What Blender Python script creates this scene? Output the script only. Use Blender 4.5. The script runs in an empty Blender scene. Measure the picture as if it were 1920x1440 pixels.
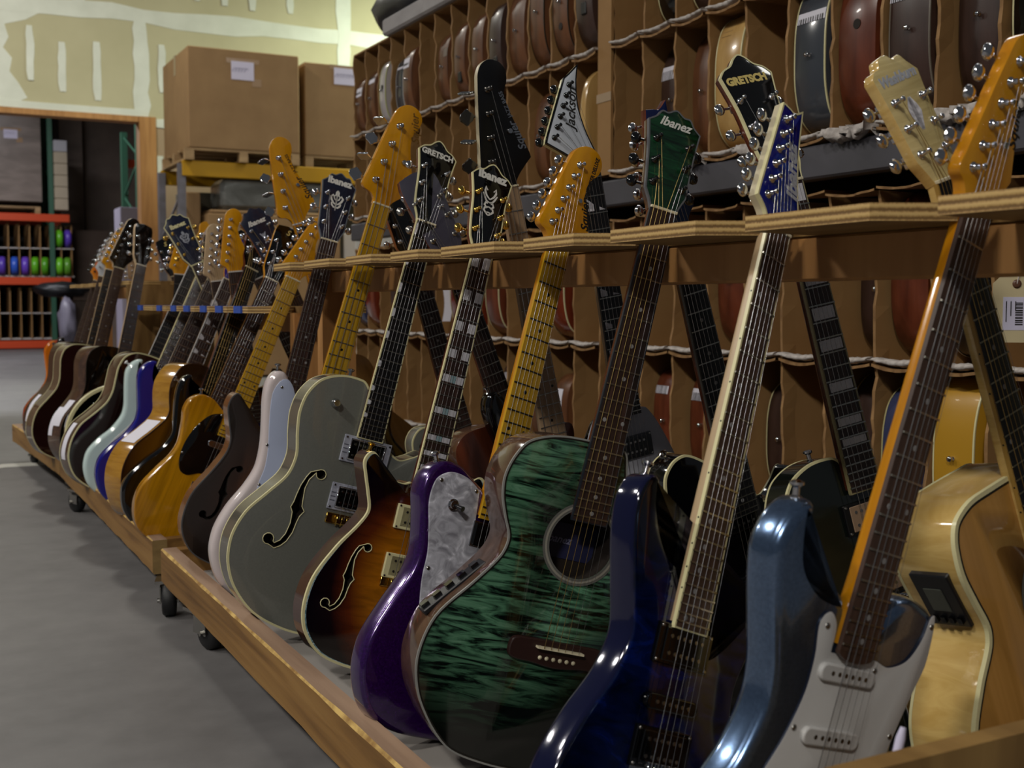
import bpy, bmesh, math, random
from mathutils import Matrix, Vector, noise
random.seed(7)
S = bpy.context.scene
COL = S.collection
R = math.radians

# ------------------------------------------------------------------ camera, light, exposure
CAM_H = 0.80
cam = bpy.data.cameras.new('camera')
cam.sensor_width = 36.0
cam.lens = 2200.0 / 1920.0 * 36.0
cam.clip_start, cam.clip_end = 0.05, 200
cam.dof.use_dof = True
cam.dof.focus_distance = 1.95
cam.dof.aperture_fstop = 8.0
camo = bpy.data.objects.new('camera', cam)
camo.location = (0, 0, CAM_H)
camo.rotation_euler = (R(90 - 3.952), 0, -R(27.745))
COL.objects.link(camo)
S.camera = camo

vs = S.view_settings
vs.view_transform = 'Standard'
vs.look = 'None'
vs.gamma = 1.0
vs.use_curve_mapping = False
vs.exposure = 0.0

w = bpy.data.worlds.new('hall_air')
S.world = w
w.use_nodes = True
w.node_tree.nodes['Background'].inputs[0].default_value = (0.80, 0.84, 0.90, 1)
w.node_tree.nodes['Background'].inputs[1].default_value = 0.075


def lamp(name, loc, size, power, col=(1, 1, 1), target=None):
    d = bpy.data.lights.new(name, 'AREA')
    d.shape = 'RECTANGLE'
    d.size, d.size_y = size
    d.energy = power
    d.color = col
    o = bpy.data.objects.new(name, d)
    o.location = loc
    if target is not None:
        v = Vector(target) - Vector(loc)
        o.rotation_euler = v.to_track_quat('-Z', 'Y').to_euler()
    COL.objects.link(o)
    return o


# high bay fixtures: one row over the aisle left of the trolleys, one row over the next aisle behind the cubby racks
for k, (y, p) in enumerate(((-3.4, 270), (0.6, 150), (4.6, 145), (8.6, 135))):
    lamp('high_bay_light', (-3.3, y, 5.0), (0.5, 0.9), p, (1.0, 0.955, 0.88))
for k, y in enumerate((1.5, 5.5, 9.0)):
    lamp('high_bay_light', (5.4, y, 6.0), (0.9, 3.2), 75, (1.0, 0.98, 0.92))
lamp('high_bay_light', (6.6, 12.4, 5.2), (0.6, 0.6), 300, (0.90, 1.0, 0.78))
lamp('high_bay_light', (0.6, 11.6, 5.8), (0.6, 0.6), 150, (1.0, 0.96, 0.86))
lamp('high_bay_light', (0.5, 18.0, 4.7), (2.4, 0.5), 260, (0.95, 0.95, 1.0))

# ------------------------------------------------------------------ helpers
def lin(c):
    if isinstance(c, str):
        c = c.lstrip('#')
        c = [int(c[i:i + 2], 16) / 255 for i in (0, 2, 4)]
    return tuple((x / 12.92 if x <= 0.04045 else ((x + 0.055) / 1.055) ** 2.4) for x in c) + (1.0,)


MATS = {}


def nodes(name):
    m = bpy.data.materials.new(name)
    m.use_nodes = True
    nt = m.node_tree
    b = nt.nodes['Principled BSDF']
    return m, nt, b


def plain(name, col, rough=0.5, metal=0.0, coat=0.0, spec=0.5, emit=None):
    if name in MATS:
        return MATS[name]
    m, nt, b = nodes(name)
    b.inputs['Base Color'].default_value = lin(col)
    b.inputs['Roughness'].default_value = rough
    b.inputs['Metallic'].default_value = metal
    b.inputs['Coat Weight'].default_value = coat
    b.inputs['Coat Roughness'].default_value = 0.06
    b.inputs['Specular IOR Level'].default_value = spec
    MATS[name] = m
    return m


def ramp(nt, fac, stops):
    r = nt.nodes.new('ShaderNodeValToRGB')
    e = r.color_ramp.elements
    while len(e) < len(stops):
        e.new(0.5)
    for k, (p, c) in enumerate(stops):
        e[k].position = p
        e[k].color = lin(c)
    nt.links.new(fac, r.inputs[0])
    return r.outputs[0]


def mapping(nt, scale, rot=(0, 0, 0), coord='Object'):
    tc = nt.nodes.new('ShaderNodeTexCoord')
    mp = nt.nodes.new('ShaderNodeMapping')
    mp.inputs['Scale'].default_value = scale
    mp.inputs['Rotation'].default_value = rot
    nt.links.new(tc.outputs[coord], mp.inputs[0])
    return mp.outputs[0]


def tex_noise(nt, vec, scale=1, detail=4, rough=0.5, dist=0.0):
    n = nt.nodes.new('ShaderNodeTexNoise')
    n.inputs['Scale'].default_value = scale
    n.inputs['Detail'].default_value = detail
    n.inputs['Roughness'].default_value = rough
    n.inputs['Distortion'].default_value = dist
    nt.links.new(vec, n.inputs['Vector'])
    return n.outputs['Fac']


def bump(nt, b, h, strength=0.2, dist=0.002):
    bp = nt.nodes.new('ShaderNodeBump')
    bp.inputs['Strength'].default_value = strength
    bp.inputs['Distance'].default_value = dist
    nt.links.new(h, bp.inputs['Height'])
    nt.links.new(bp.outputs[0], b.inputs['Normal'])


def grain(name, stops, scale=(1, 1, 1), rot=(0, 0, 0), rough=0.5, nscale=1, detail=4, dist=0.0, coat=0.0, bmp=0.0, spec=0.5, metal=0.0):
    """colour from stretched noise: wood, card, stone, flame"""
    if name in MATS:
        return MATS[name]
    m, nt, b = nodes(name)
    v = mapping(nt, scale, rot)
    f = tex_noise(nt, v, nscale, detail, 0.55, dist)
    nt.links.new(ramp(nt, f, stops), b.inputs['Base Color'])
    b.inputs['Roughness'].default_value = rough
    b.inputs['Metallic'].default_value = metal
    b.inputs['Coat Weight'].default_value = coat
    b.inputs['Coat Roughness'].default_value = 0.05
    b.inputs['Specular IOR Level'].default_value = spec
    if bmp:
        bump(nt, b, f, bmp)
    MATS[name] = m
    return m


def burst(name, stops, centre, radii, rough=0.12, flame=None, coat=0.4):
    """a finish that darkens from a centre to the rim (sunburst), centre and radii in metres on the body"""
    if name in MATS:
        return MATS[name]
    m, nt, b = nodes(name)
    tc = nt.nodes.new('ShaderNodeTexCoord')
    mp = nt.nodes.new('ShaderNodeMapping')
    mp.inputs['Location'].default_value = (-centre[0] / radii[0], -centre[1] / radii[1], 0)
    mp.inputs['Scale'].default_value = (1 / radii[0], 1 / radii[1], 0)
    nt.links.new(tc.outputs['Object'], mp.inputs[0])
    ln = nt.nodes.new('ShaderNodeVectorMath')
    ln.operation = 'LENGTH'
    nt.links.new(mp.outputs[0], ln.inputs[0])
    col = ramp(nt, ln.outputs['Value'], stops)
    if flame:
        sc, amt = flame
        v = mapping(nt, sc)
        f = tex_noise(nt, v, 1, 3, 0.6, 0.6)
        c2 = ramp(nt, f, [(0.35, (1 - amt,) * 3), (0.62, (1, 1, 1))])
        mx = nt.nodes.new('ShaderNodeMix')
        mx.data_type = 'RGBA'
        mx.blend_type = 'MULTIPLY'
        mx.inputs[0].default_value = 1.0
        nt.links.new(col, mx.inputs[6])
        nt.links.new(c2, mx.inputs[7])
        col = mx.outputs[2]
    nt.links.new(col, b.inputs['Base Color'])
    b.inputs['Roughness'].default_value = rough
    b.inputs['Coat Weight'].default_value = coat
    b.inputs['Coat Roughness'].default_value = 0.04
    MATS[name] = m
    return m


def pearl(name, stops, scale=60, rough=0.2):
    if name in MATS:
        return MATS[name]
    m, nt, b = nodes(name)
    v = mapping(nt, (1, 1, 1))
    n0 = nt.nodes.new('ShaderNodeTexNoise')
    n0.inputs['Scale'].default_value = scale * 0.5
    n0.inputs['Detail'].default_value = 3
    n0.inputs['Distortion'].default_value = 2.2
    nt.links.new(v, n0.inputs['Vector'])
    nt.links.new(ramp(nt, n0.outputs['Fac'], stops), b.inputs['Base Color'])
    b.inputs['Roughness'].default_value = rough
    MATS[name] = m
    return m


class MB:
    """collects vertices and faces, builds ONE mesh object"""

    def __init__(s):
        s.v, s.f, s.m, s.sm = [], [], [], []

    def add(s, vs_, fs_, mi=0, smooth=False, M=None):
        o = len(s.v)
        s.v += [tuple(M @ Vector(p)) for p in vs_] if M is not None else [tuple(p) for p in vs_]
        for f in fs_:
            s.f.append([i + o for i in f])
            s.m.append(mi)
            s.sm.append(smooth)

    def box(s, a, b, mi=0, M=None, ch=0.0):
        x0, y0, z0 = a
        x1, y1, z1 = b
        if not ch:
            vv = [(x0, y0, z0), (x1, y0, z0), (x1, y1, z0), (x0, y1, z0), (x0, y0, z1), (x1, y0, z1), (x1, y1, z1), (x0, y1, z1)]
            s.add(vv, [(0, 3, 2, 1), (4, 5, 6, 7), (0, 1, 5, 4), (1, 2, 6, 5), (2, 3, 7, 6), (3, 0, 4, 7)], mi, False, M)
            return
        bm = bmesh.new()
        bmesh.ops.create_cube(bm, size=1)
        for v in bm.verts:
            v.co = Vector(((x0 + x1) / 2 + v.co.x * (x1 - x0), (y0 + y1) / 2 + v.co.y * (y1 - y0), (z0 + z1) / 2 + v.co.z * (z1 - z0)))
        bmesh.ops.bevel(bm, geom=bm.edges[:], offset=ch, segments=1, affect='EDGES')
        bm.verts.ensure_lookup_table()
        s.add([v.co.copy() for v in bm.verts], [[v.index for v in f.verts] for f in bm.faces], mi, False, M)
        bm.free()

    def tube(s, pts, r, n=6, mi=0, cap=True, M=None, closed=False):
        pts = [Vector(p) for p in pts]
        rr = r if isinstance(r, (list, tuple)) else [r] * len(pts)
        vv, ff = [], []
        L = len(pts)
        up = None
        for i, p in enumerate(pts):
            if closed:
                t = (pts[(i + 1) % L] - pts[i - 1]).normalized()
            else:
                t = (pts[min(i + 1, L - 1)] - pts[max(i - 1, 0)]).normalized()
            if up is None:
                up = t.orthogonal().normalized()
            a = (up - t * up.dot(t)).normalized()
            up = a
            c = t.cross(a)
            for k in range(n):
                q = 2 * math.pi * k / n
                vv.append(p + (a * math.cos(q) + c * math.sin(q)) * rr[i])
        m_ = L if closed else L - 1
        for i in range(m_):
            j = (i + 1) % L
            for k in range(n):
                ff.append((i * n + k, i * n + (k + 1) % n, j * n + (k + 1) % n, j * n + k))
        s.add(vv, ff, mi, True, M)
        if cap and not closed:
            s.add(vv[:n], [tuple(reversed(range(n)))], mi, False, M)
            s.add(vv[-n:], [tuple(range(n))], mi, False, M)

    def lathe(s, prof, n=12, mi=0, M=None, smooth=True):
        """prof: list of (r, z) from bottom to top, around Z"""
        vv, ff = [], []
        for r, z in prof:
            for k in range(n):
                q = 2 * math.pi * k / n
                vv.append((r * math.cos(q), r * math.sin(q), z))
        for i in range(len(prof) - 1):
            for k in range(n):
                ff.append((i * n + k, i * n + (k + 1) % n, (i + 1) * n + (k + 1) % n, (i + 1) * n + k))
        s.add(vv, ff, mi, smooth, M)
        if prof[0][0] > 1e-6:
            s.add(vv[:n], [tuple(reversed(range(n)))], mi, False, M)
        if prof[-1][0] > 1e-6:
            s.add(vv[-n:], [tuple(range(n))], mi, False, M)

    def prism(s, poly, z0, z1, mi=0, M=None, side=None):
        """poly in xy, counter-clockwise"""
        if area(poly) < 0:
            poly = poly[::-1]
        n = len(poly)
        vv = [(x, y, z0) for x, y in poly] + [(x, y, z1) for x, y in poly]
        s.add(vv, [tuple(reversed(range(n))), tuple(range(n, 2 * n))], mi, False, M)
        s.add(vv, [(i, (i + 1) % n, n + (i + 1) % n, n + i) for i in range(n)], mi if side is None else side, False, M)

    def build(s, name, mats, parent=None, sharp=None):
        me = bpy.data.meshes.new(name)
        me.from_pydata(s.v, [], s.f)
        for m in (mats if isinstance(mats, (list, tuple)) else [mats]):
            me.materials.append(m)
        me.polygons.foreach_set('material_index', s.m)
        me.polygons.foreach_set('use_smooth', s.sm)
        me.update()
        if sharp:
            me.set_sharp_from_angle(angle=R(sharp))
        return link(name, me, parent)


def link(name, me, parent=None):
    o = bpy.data.objects.new(name, me)
    COL.objects.link(o)
    if parent is not None:
        o.parent = parent
    return o


def tag(o, label=None, cat=None, group=None, kind=None):
    if label:
        o['label'] = label
    if cat:
        o['category'] = cat
    if group:
        o['group'] = group
    if kind:
        o['kind'] = kind
    return o


def empty(name, M, label=None, cat=None, group=None):
    o = bpy.data.objects.new(name, None)
    o.empty_display_size = 0.05
    COL.objects.link(o)
    if isinstance(M, Matrix):
        o.matrix_world = M
    else:
        o.location = M
    return tag(o, label, cat, group)


def box_obj(name, a, b, mat, parent=None, ch=0.0):
    mb = MB()
    mb.box(a, b, 0, None, ch)
    return mb.build(name, mat, parent)


def copy_tree(o, parent=None):
    c = o.copy()
    COL.objects.link(c)
    if parent is not None:
        c.parent = parent
    for ch in o.children:
        copy_tree(ch, c)
    return c


def area(p):
    return 0.5 * sum(p[i][0] * p[(i + 1) % len(p)][1] - p[(i + 1) % len(p)][0] * p[i][1] for i in range(len(p)))


def spline(pts, n=6):
    """closed Catmull-Rom through pts; a point with a third item 'c' is a corner"""
    P = [Vector((p[0], p[1])) for p in pts]
    cor = [len(p) > 2 for p in pts]
    N = len(P)
    T = []
    for i in range(N):
        T.append((P[(i + 1) % N] - P[i - 1]) * 0.5)
    out = []
    for i in range(N):
        j = (i + 1) % N
        d = P[j] - P[i]
        l = d.length
        t0 = d * 0.6 if cor[i] else T[i].normalized() * l * 0.9 if T[i].length > 0 else d
        t1 = d * 0.6 if cor[j] else T[j].normalized() * l * 0.9 if T[j].length > 0 else d
        if cor[i] and cor[j]:
            out.append((P[i].x, P[i].y))
            continue
        for k in range(n):
            t = k / n
            a = 2 * t ** 3 - 3 * t ** 2 + 1
            b = t ** 3 - 2 * t ** 2 + t
            c = -2 * t ** 3 + 3 * t ** 2
            e = t ** 3 - t ** 2
            q = P[i] * a + t0 * b + P[j] * c + t1 * e
            out.append((q.x, q.y))
    if area(out) < 0:
        out.reverse()
    return out


def inset(poly, d):
    """offset a ccw polygon inwards by d (mitre limited)"""
    n = len(poly)
    out = []
    for i in range(n):
        a, b, c = Vector(poly[i - 1]), Vector(poly[i]), Vector(poly[(i + 1) % n])
        e0, e1 = (b - a), (c - b)
        if e0.length < 1e-9 or e1.length < 1e-9:
            out.append(tuple(b))
            continue
        n0 = Vector((-e0.y, e0.x)).normalized()
        n1 = Vector((-e1.y, e1.x)).normalized()
        m = n0 + n1
        if m.length < 1e-6:
            m = n0.copy()
        m.normalize()
        k = max(0.6, m.dot(n0))
        out.append(tuple(b + m * (d / k)))
    return out


def slab(mb, poly, ztop, zbot, rt=0.0, rb=0.0, seg=4, mt=0, ms=0, mbk=None, dome=0.0, spine=None):
    """solid plate from a ccw outline with rounded top and bottom edges, the top optionally arched"""
    n = len(poly)
    rings = []
    if rb > 0:
        for k in range(seg + 1):
            q = math.pi / 2 * k / seg
            rings.append((inset(poly, rb * (1 - math.sin(q))), zbot + rb * (1 - math.cos(q))))
    else:
        rings.append((poly, zbot))
    nb = len(rings)
    if rt > 0:
        for k in range(seg + 1):
            q = math.pi / 2 * k / seg
            rings.append((inset(poly, rt * (1 - math.cos(q))), ztop - rt * (1 - math.sin(q))))
    else:
        rings.append((poly, ztop))
    vv, ff = [], []
    for p, z in rings:
        vv += [(x, y, z) for x, y in p]
    split = nb + (seg // 2 if rt > 0 else 0)
    f1, f2 = [], []
    for i in range(len(rings) - 1):
        for k in range(n):
            (f2 if (rt > 0 and i >= split) else f1).append((i * n + k, i * n + (k + 1) % n, (i + 1) * n + (k + 1) % n, (i + 1) * n + k))
    mb.add(vv, f1, ms, True)
    if f2:
        mb.add(vv, f2, mt, True)
    mb.add(vv[:n], [tuple(reversed(range(n)))], ms if mbk is None else mbk, True)
    top = rings[-1][0]
    if dome:
        (sx, s0, s1) = spine
        rr = [top]
        for t in (0.08, 0.2, 0.4, 0.62, 0.82):
            rr.append([(x + (sx - x) * t, y + (min(max(y, s0), s1) - y) * t) for x, y in top])
        v2, g = [], []
        for p, t in zip(rr, (0, 0.08, 0.2, 0.4, 0.62, 0.82)):
            h = dome * (1 - (1 - t) ** 2.4)
            v2 += [(x, y, ztop + h) for x, y in p]
        for i in range(len(rr) - 1):
            for k in range(n):
                g.append((i * n + k, i * n + (k + 1) % n, (i + 1) * n + (k + 1) % n, (i + 1) * n + k))
        g.append(tuple(range((len(rr) - 1) * n, len(rr) * n)))
        mb.add(v2, g, mt, True)
    else:
        mb.add(vv[-n:], [tuple(range(n))], mt, True)


def merge(o, dist=1e-5):
    bm = bmesh.new()
    bm.from_mesh(o.data)
    bmesh.ops.remove_doubles(bm, verts=bm.verts[:], dist=dist)
    bm.to_mesh(o.data)
    bm.free()


def text_obj(name, body, size, mat, parent, loc, rotz=0.0, shear=0.0, bold=0.0, sx=1.0, ext=0.0002, rot=None, spacing=1.0):
    c = bpy.data.curves.new(name, 'FONT')
    c.body = body
    c.size = size
    c.shear = shear
    c.offset = bold
    c.extrude = ext
    c.resolution_u = 3
    c.space_character = spacing
    c.align_x = 'CENTER'
    c.align_y = 'CENTER'
    c.materials.append(mat)
    o = bpy.data.objects.new(name, c)
    me = bpy.data.meshes.new_from_object(o)
    me.materials.clear()
    me.materials.append(mat)
    bpy.data.objects.remove(o)
    bpy.data.curves.remove(c)
    o = link(name, me, parent)
    o.location = loc
    o.rotation_euler = rot if rot is not None else (0, 0, rotz)
    o.scale = (sx, 1, 1)
    return o

# ------------------------------------------------------------------ materials
chrome = plain('chrome', '#c9c9cc', 0.08, 1.0)
gold = plain('gold_plate', '#d8b25a', 0.16, 1.0)
steel = plain('nickel_steel', '#a9a7a2', 0.25, 1.0)
black = plain('black_plastic', '#0b0b0c', 0.35)
gloss_black = plain('gloss_black', '#060607', 0.08, 0, 0.5)
cream = plain('cream_plastic', '#d6cfa0', 0.3)
white = plain('white_plastic', '#c9c8c6', 0.3)
paper = plain('white_paper', '#d9d7e2', 0.7)
bone = plain('bone', '#cfc6a8', 0.35)
rubber = plain('black_rubber', '#141416', 0.6)


def card_mat(name, a, b):
    m, nt, bs = nodes(name)
    v = mapping(nt, (3, 3, 3))
    f = tex_noise(nt, v, 1.2, 5, 0.6)
    nt.links.new(ramp(nt, f, [(0.3, a), (0.7, b)]), bs.inputs['Base Color'])
    v2 = mapping(nt, (40, 40, 2))
    f2 = tex_noise(nt, v2, 1, 2)
    bump(nt, bs, f2, 0.12)
    bs.inputs['Roughness'].default_value = 0.75
    bs.inputs['Specular IOR Level'].default_value = 0.25
    MATS[name] = m
    return m


card = card_mat('cardboard', '#8f6c42', '#a07c50')
card_edge = grain('torn_cardboard', [(0.3, '#6b4a26'), (0.7, '#ab8455')], (25, 25, 12), rough=0.8, bmp=0.4)
card_box = card_mat('carton_cardboard', '#8c6e4c', '#997a55')
foam = grain('white_foam', [(0.3, '#a39b94'), (0.7, '#d2cbc6')], (60, 60, 60), rough=0.85, bmp=0.5, spec=0.2)
pine = grain('pine_board', [(0.30, '#654622'), (0.5, '#876334'), (0.72, '#987441')], (9, 1.2, 28), rough=0.55, detail=5, dist=0.8, bmp=0.1, spec=0.35)
pine_end = grain('pine_cross', [(0.3, '#6d5530'), (0.7, '#9a8050')], (8, 8, 26), rough=0.6)
pine_top = grain('greyish_pine', [(0.3, '#7d6350'), (0.7, '#a78a72')], (26, 1.4, 9), rough=0.7, detail=5, bmp=0.15, spec=0.3)  # paler, greyer pine for the upward faces of the rails
splinter = grain('splintered_edge', [(0.35, '#8a6630'), (0.62, '#c9a860')], (30, 22, 30), rough=0.8, bmp=0.3)
ply_face = grain('plywood_face', [(0.3, '#73552b'), (0.7, '#957441')], (20, 1.5, 3), rough=0.6, dist=0.5)


def ply_mat():
    m, nt, b = nodes('plywood_layers')
    v = mapping(nt, (2, 2, 1))
    wv = nt.nodes.new('ShaderNodeTexWave')
    wv.bands_direction = 'Z'
    wv.inputs['Scale'].default_value = 38
    wv.inputs['Distortion'].default_value = 1.1
    wv.inputs['Detail'].default_value = 3
    wv.inputs['Detail Scale'].default_value = 5
    nt.links.new(v, wv.inputs['Vector'])
    nt.links.new(ramp(nt, wv.outputs['Fac'], [(0.1, '#6f5229'), (0.5, '#a98650'), (0.9, '#c2a267')]), b.inputs['Base Color'])
    b.inputs['Roughness'].default_value = 0.65
    bump(nt, b, wv.outputs['Fac'], 0.2)
    MATS['ply'] = m
    return m


ply = ply_mat()

# ------------------------------------------------------------------ hall: floor, walls
def concrete():
    m, nt, b = nodes('concrete')
    v = mapping(nt, (1, 1, 1))
    f = tex_noise(nt, v, 0.9, 6, 0.62, 0.4)
    f2 = tex_noise(nt, v, 9, 5, 0.6)
    mx = nt.nodes.new('ShaderNodeMix')
    mx.inputs[0].default_value = 0.35
    nt.links.new(f, mx.inputs[2])
    nt.links.new(f2, mx.inputs[3])
    nt.links.new(ramp(nt, mx.outputs[0], [(0.3, '#535151'), (0.48, '#666464'), (0.7, '#777574')]), b.inputs['Base Color'])
    b.inputs['Roughness'].default_value = 0.5
    b.inputs['Specular IOR Level'].default_value = 0.3
    bump(nt, b, f2, 0.06)
    return m


YW = 14.5            # far wall of the hall
DX0, DX1, DZ = -2.6, 2.70, 2.97   # doorway in it
fl = MB()
fl.box((-9, -6, -0.1), (11, 27, 0))
tag(fl.build('floor', concrete()), 'grey mottled concrete warehouse floor', kind='structure')
st = MB()
random.seed(3)
for i in range(14):
    x = -5.4 + i * 0.45
    st.box((x, 6.16 + random.uniform(-.01, .01), 0), (x + 0.45, 6.30 + random.uniform(-.012, .012), 0.002))
tag(st.build('trim_floor_line', plain('floor_line', '#b9b8b0', 0.6)), 'worn pale line across the concrete floor', kind='structure')

wall_green = grain('drywall', [(0.3, '#b3ad8c'), (0.7, '#c0ba99')], (1.2, 1, 1.2), rough=0.8, spec=0.2)
wall_tan = grain('drywall_tan', [(0.3, '#a08a70'), (0.7, '#ad977c')], (1.2, 1, 1.2), rough=0.8, spec=0.2)
mud = grain('joint_mud', [(0.3, '#cdd0c3'), (0.7, '#dcdfd3')], (3, 3, 3), rough=0.8, spec=0.2)
Z1, Z2 = 2.97, 4.14


def wall_piece(name, a, b, mat):
    return tag(box_obj(name, a, b, mat), kind='structure')


wall_back = wall_piece('wall_back', (DX1 + .13, YW, DZ), (11, YW + .14, 7.0), wall_green)
tag(wall_back, 'unpainted drywall of the far wall with taped white seams')
lower = box_obj('lower_panel', (DX1 + .13, YW, 0), (11, YW + .14, DZ), wall_tan, wall_back)
over = box_obj('door_header_panel', (-9, YW, DZ + .03), (DX1 + .13, YW + .14, 7.0), wall_green, wall_back)
left_of = box_obj('lower_panel', (-9, YW, 0), (DX0, YW + .14, DZ + .03), wall_tan, wall_back)


MUDN = [0]


def mud_strip(x0, z0, x1, z1, wdt, jag=0.02, n=10):
    """a hand-troweled strip of joint compound, 3 mm thick, ragged edges"""
    random.seed(int(abs(x0 * 91 + z0 * 37 + x1 * 13) * 10))
    a, b = Vector((x0, z0)), Vector((x1, z1))
    t = (b - a).normalized()
    q = Vector((-t.y, t.x))
    l1, l2 = [], []
    for i in range(n + 1):
        p = a + (b - a) * i / n
        e = 0.75 if i in (0, n) else 1
        l1.append(p + q * (wdt / 2 + random.uniform(-jag, jag)) * e)
        l2.append(p - q * (wdt / 2 + random.uniform(-jag, jag)) * e)
    poly = [(p.x, p.y) for p in l1 + l2[::-1]]
    mb = MB()
    MUDN[0] += 1
    mb.prism(poly, 0, 0.0036 + .0006 * MUDN[0] % .006 + .0002 * MUDN[0], 0, Matrix(((1, 0, 0, 0), (0, 0, -1, YW), (0, 1, 0, 0), (0, 0, 0, 1))))
    return mb.build('joint_compound', mud, wall_back)


mud_strip(0.2, 4.17, 11, 4.17, 0.19, 0.03, 30)
mud_strip(2.68, 2.99, 2.68, 4.17, 0.17, 0.02, 8)
mud_strip(2.0, 4.17, 2.0, 6.4, 0.17, 0.02, 8)
mud_strip(5.2, 4.17, 5.2, 6.8, 0.20, 0.02, 8)
mud_strip(5.2, 2.9, 5.2, 4.17, 0.17, 0.02, 8)
mud_strip(7.6, 4.17, 7.6, 6.8, 0.2, 0.02, 8)
mud_strip(-4, 2.99 + .05, 2.7, 2.99 + .05, 0.09, 0.012, 16)
mud_strip(2.82, 2.94, 4.4, 2.94, 0.12, 0.012, 6)
mud_strip(4.4, 2.94, 9, 2.94, 0.14, 0.012, 10)
for x, z0, z1 in ((1.46, 3.32, 3.93), (1.80, 3.22, 3.78), (2.18, 3.15, 3.82), (2.92, 3.3, 3.86), (3.25, 3.4, 3.86), (3.6, 3.4, 3.86), (3.95, 3.4, 3.86), (4.3, 3.4, 3.86),
                  (3.35, 4.42, 5.0), (3.68, 4.40, 5.0), (4.02, 4.38, 5.0), (4.5, 4.4, 5.0), (1.5, 4.5, 5.1)):
    mud_strip(x, z0, x, z1, 0.085, 0.008, 6)
# big skim patch above the doorway
rag = [(0.2, 3.06), (1.30, 3.06), (1.42, 3.12), (1.33, 3.28), (1.24, 3.4), (1.27, 3.55), (1.18, 3.66), (1.24, 3.78), (1.20, 3.92), (1.42, 3.99), (1.6, 4.10), (0.2, 4.12)]
mb = MB()
mb.prism(rag, 0, 0.003, 0, Matrix(((1, 0, 0, 0), (0, 0, -1, YW), (0, 1, 0, 0), (0, 0, 0, 1))))
mb.build('joint_compound', mud, wall_back)

stud = grain('fir_stud', [(0.3, '#9a6a38'), (0.7, '#bd8b52')], (14, 14, 1.2), rough=0.6, dist=0.5)
d1 = box_obj('door_1', (DX1 - .06, YW - .03, 0), (DX1 + .13, YW + .2, DZ + .03), stud)
tag(d1, 'raw timber jamb and header round the wide warehouse doorway', kind='structure')
box_obj('header', (-9, YW - .02, DZ - .035), (DX1 - .06, YW + .2, DZ + .03), stud, d1)
mb = MB()
mb.box((DX1 + .14, YW - .012, .9), (DX1 + .21, YW, 2.55))
mb.build('joint_compound', mud, wall_back)
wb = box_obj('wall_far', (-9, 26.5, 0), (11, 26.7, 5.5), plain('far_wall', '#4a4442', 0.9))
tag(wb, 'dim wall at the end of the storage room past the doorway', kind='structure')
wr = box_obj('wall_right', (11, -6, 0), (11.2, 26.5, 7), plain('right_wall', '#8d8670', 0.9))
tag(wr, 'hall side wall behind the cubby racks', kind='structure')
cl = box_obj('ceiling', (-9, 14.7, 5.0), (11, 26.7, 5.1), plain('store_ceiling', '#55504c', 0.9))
tag(cl, 'low dark ceiling of the storage room past the doorway', kind='structure')

# ------------------------------------------------------------------ yellow pallet rack with cartons
grey_steel = grain('grey_steel', [(0.35, '#605d60'), (0.65, '#74717a')], (8, 8, 8), rough=0.5)
yellow = plain('yellow_enamel', '#b98a00', 0.45)
orange = plain('orange_enamel', '#c8441a', 0.45)
green_steel = plain('green_enamel', '#2f5a45', 0.5)
pallet_wood = grain('pallet_wood', [(0.3, '#8a6d49'), (0.7, '#b3946a')], (3, 14, 14), rough=0.75)


def pallet_rack(name, x0, x1, y0, y1, zs, beam_mat, post_mat, label, top, posts=None, pw=.075, bh=.12):
    t = empty(name, (x0, y0, 0), label, 'pallet rack')
    for x in (posts or (x0, x1)):
        fr = MB()
        fr.box((x - pw / 2 - x0, 0, 0), (x + pw / 2 - x0, pw, top))
        p = fr.build('upright', post_mat, t)
        fr = MB()
        fr.box((x - pw / 2 - x0, y1 - y0 - pw, 0), (x + pw / 2 - x0, y1 - y0, top))
        fr.build('upright', post_mat, t)
        z = 0.15
        k = 0
        while z + .45 < top:
            a, b = (pw / 2, y1 - y0 - pw / 2)
            br = MB()
            br.tube([(x - x0, a, z), (x - x0, b, z + .42)] if k % 2 == 0 else [(x - x0, b, z), (x - x0, a, z + .42)], .016, 4)
            br.build('brace', post_mat, t)
            z += .46
            k += 1
    for z in zs:
        for y in (-.02, y1 - y0 - .03):
            bb = MB()
            bb.box((0, y, z - bh), (x1 - x0, y + .05, z), 0, None, .006)
            bb.build('beam', beam_mat, t)
    return t


def pallet(x0, y0, z, wx, wy, label):
    t = empty('pallet', (x0, y0, z), label, 'pallet')
    for k in range(5):
        y = k * (wy - .1) / 4
        box_obj('deck_board', (0, y, .1), (wx, y + .1, .12), pallet_wood, t)
    for k in range(3):
        x = k * (wx - .09) / 2
        for q in range(3):
            y = q * (wy - .1) / 2
            box_obj('block', (x, y, .02), (x + .09, y + .1, .1), pallet_wood, t)
        box_obj('bottom_board', (x, 0, 0), (x + .09, wy, .02), pallet_wood, t)
    return t


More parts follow.
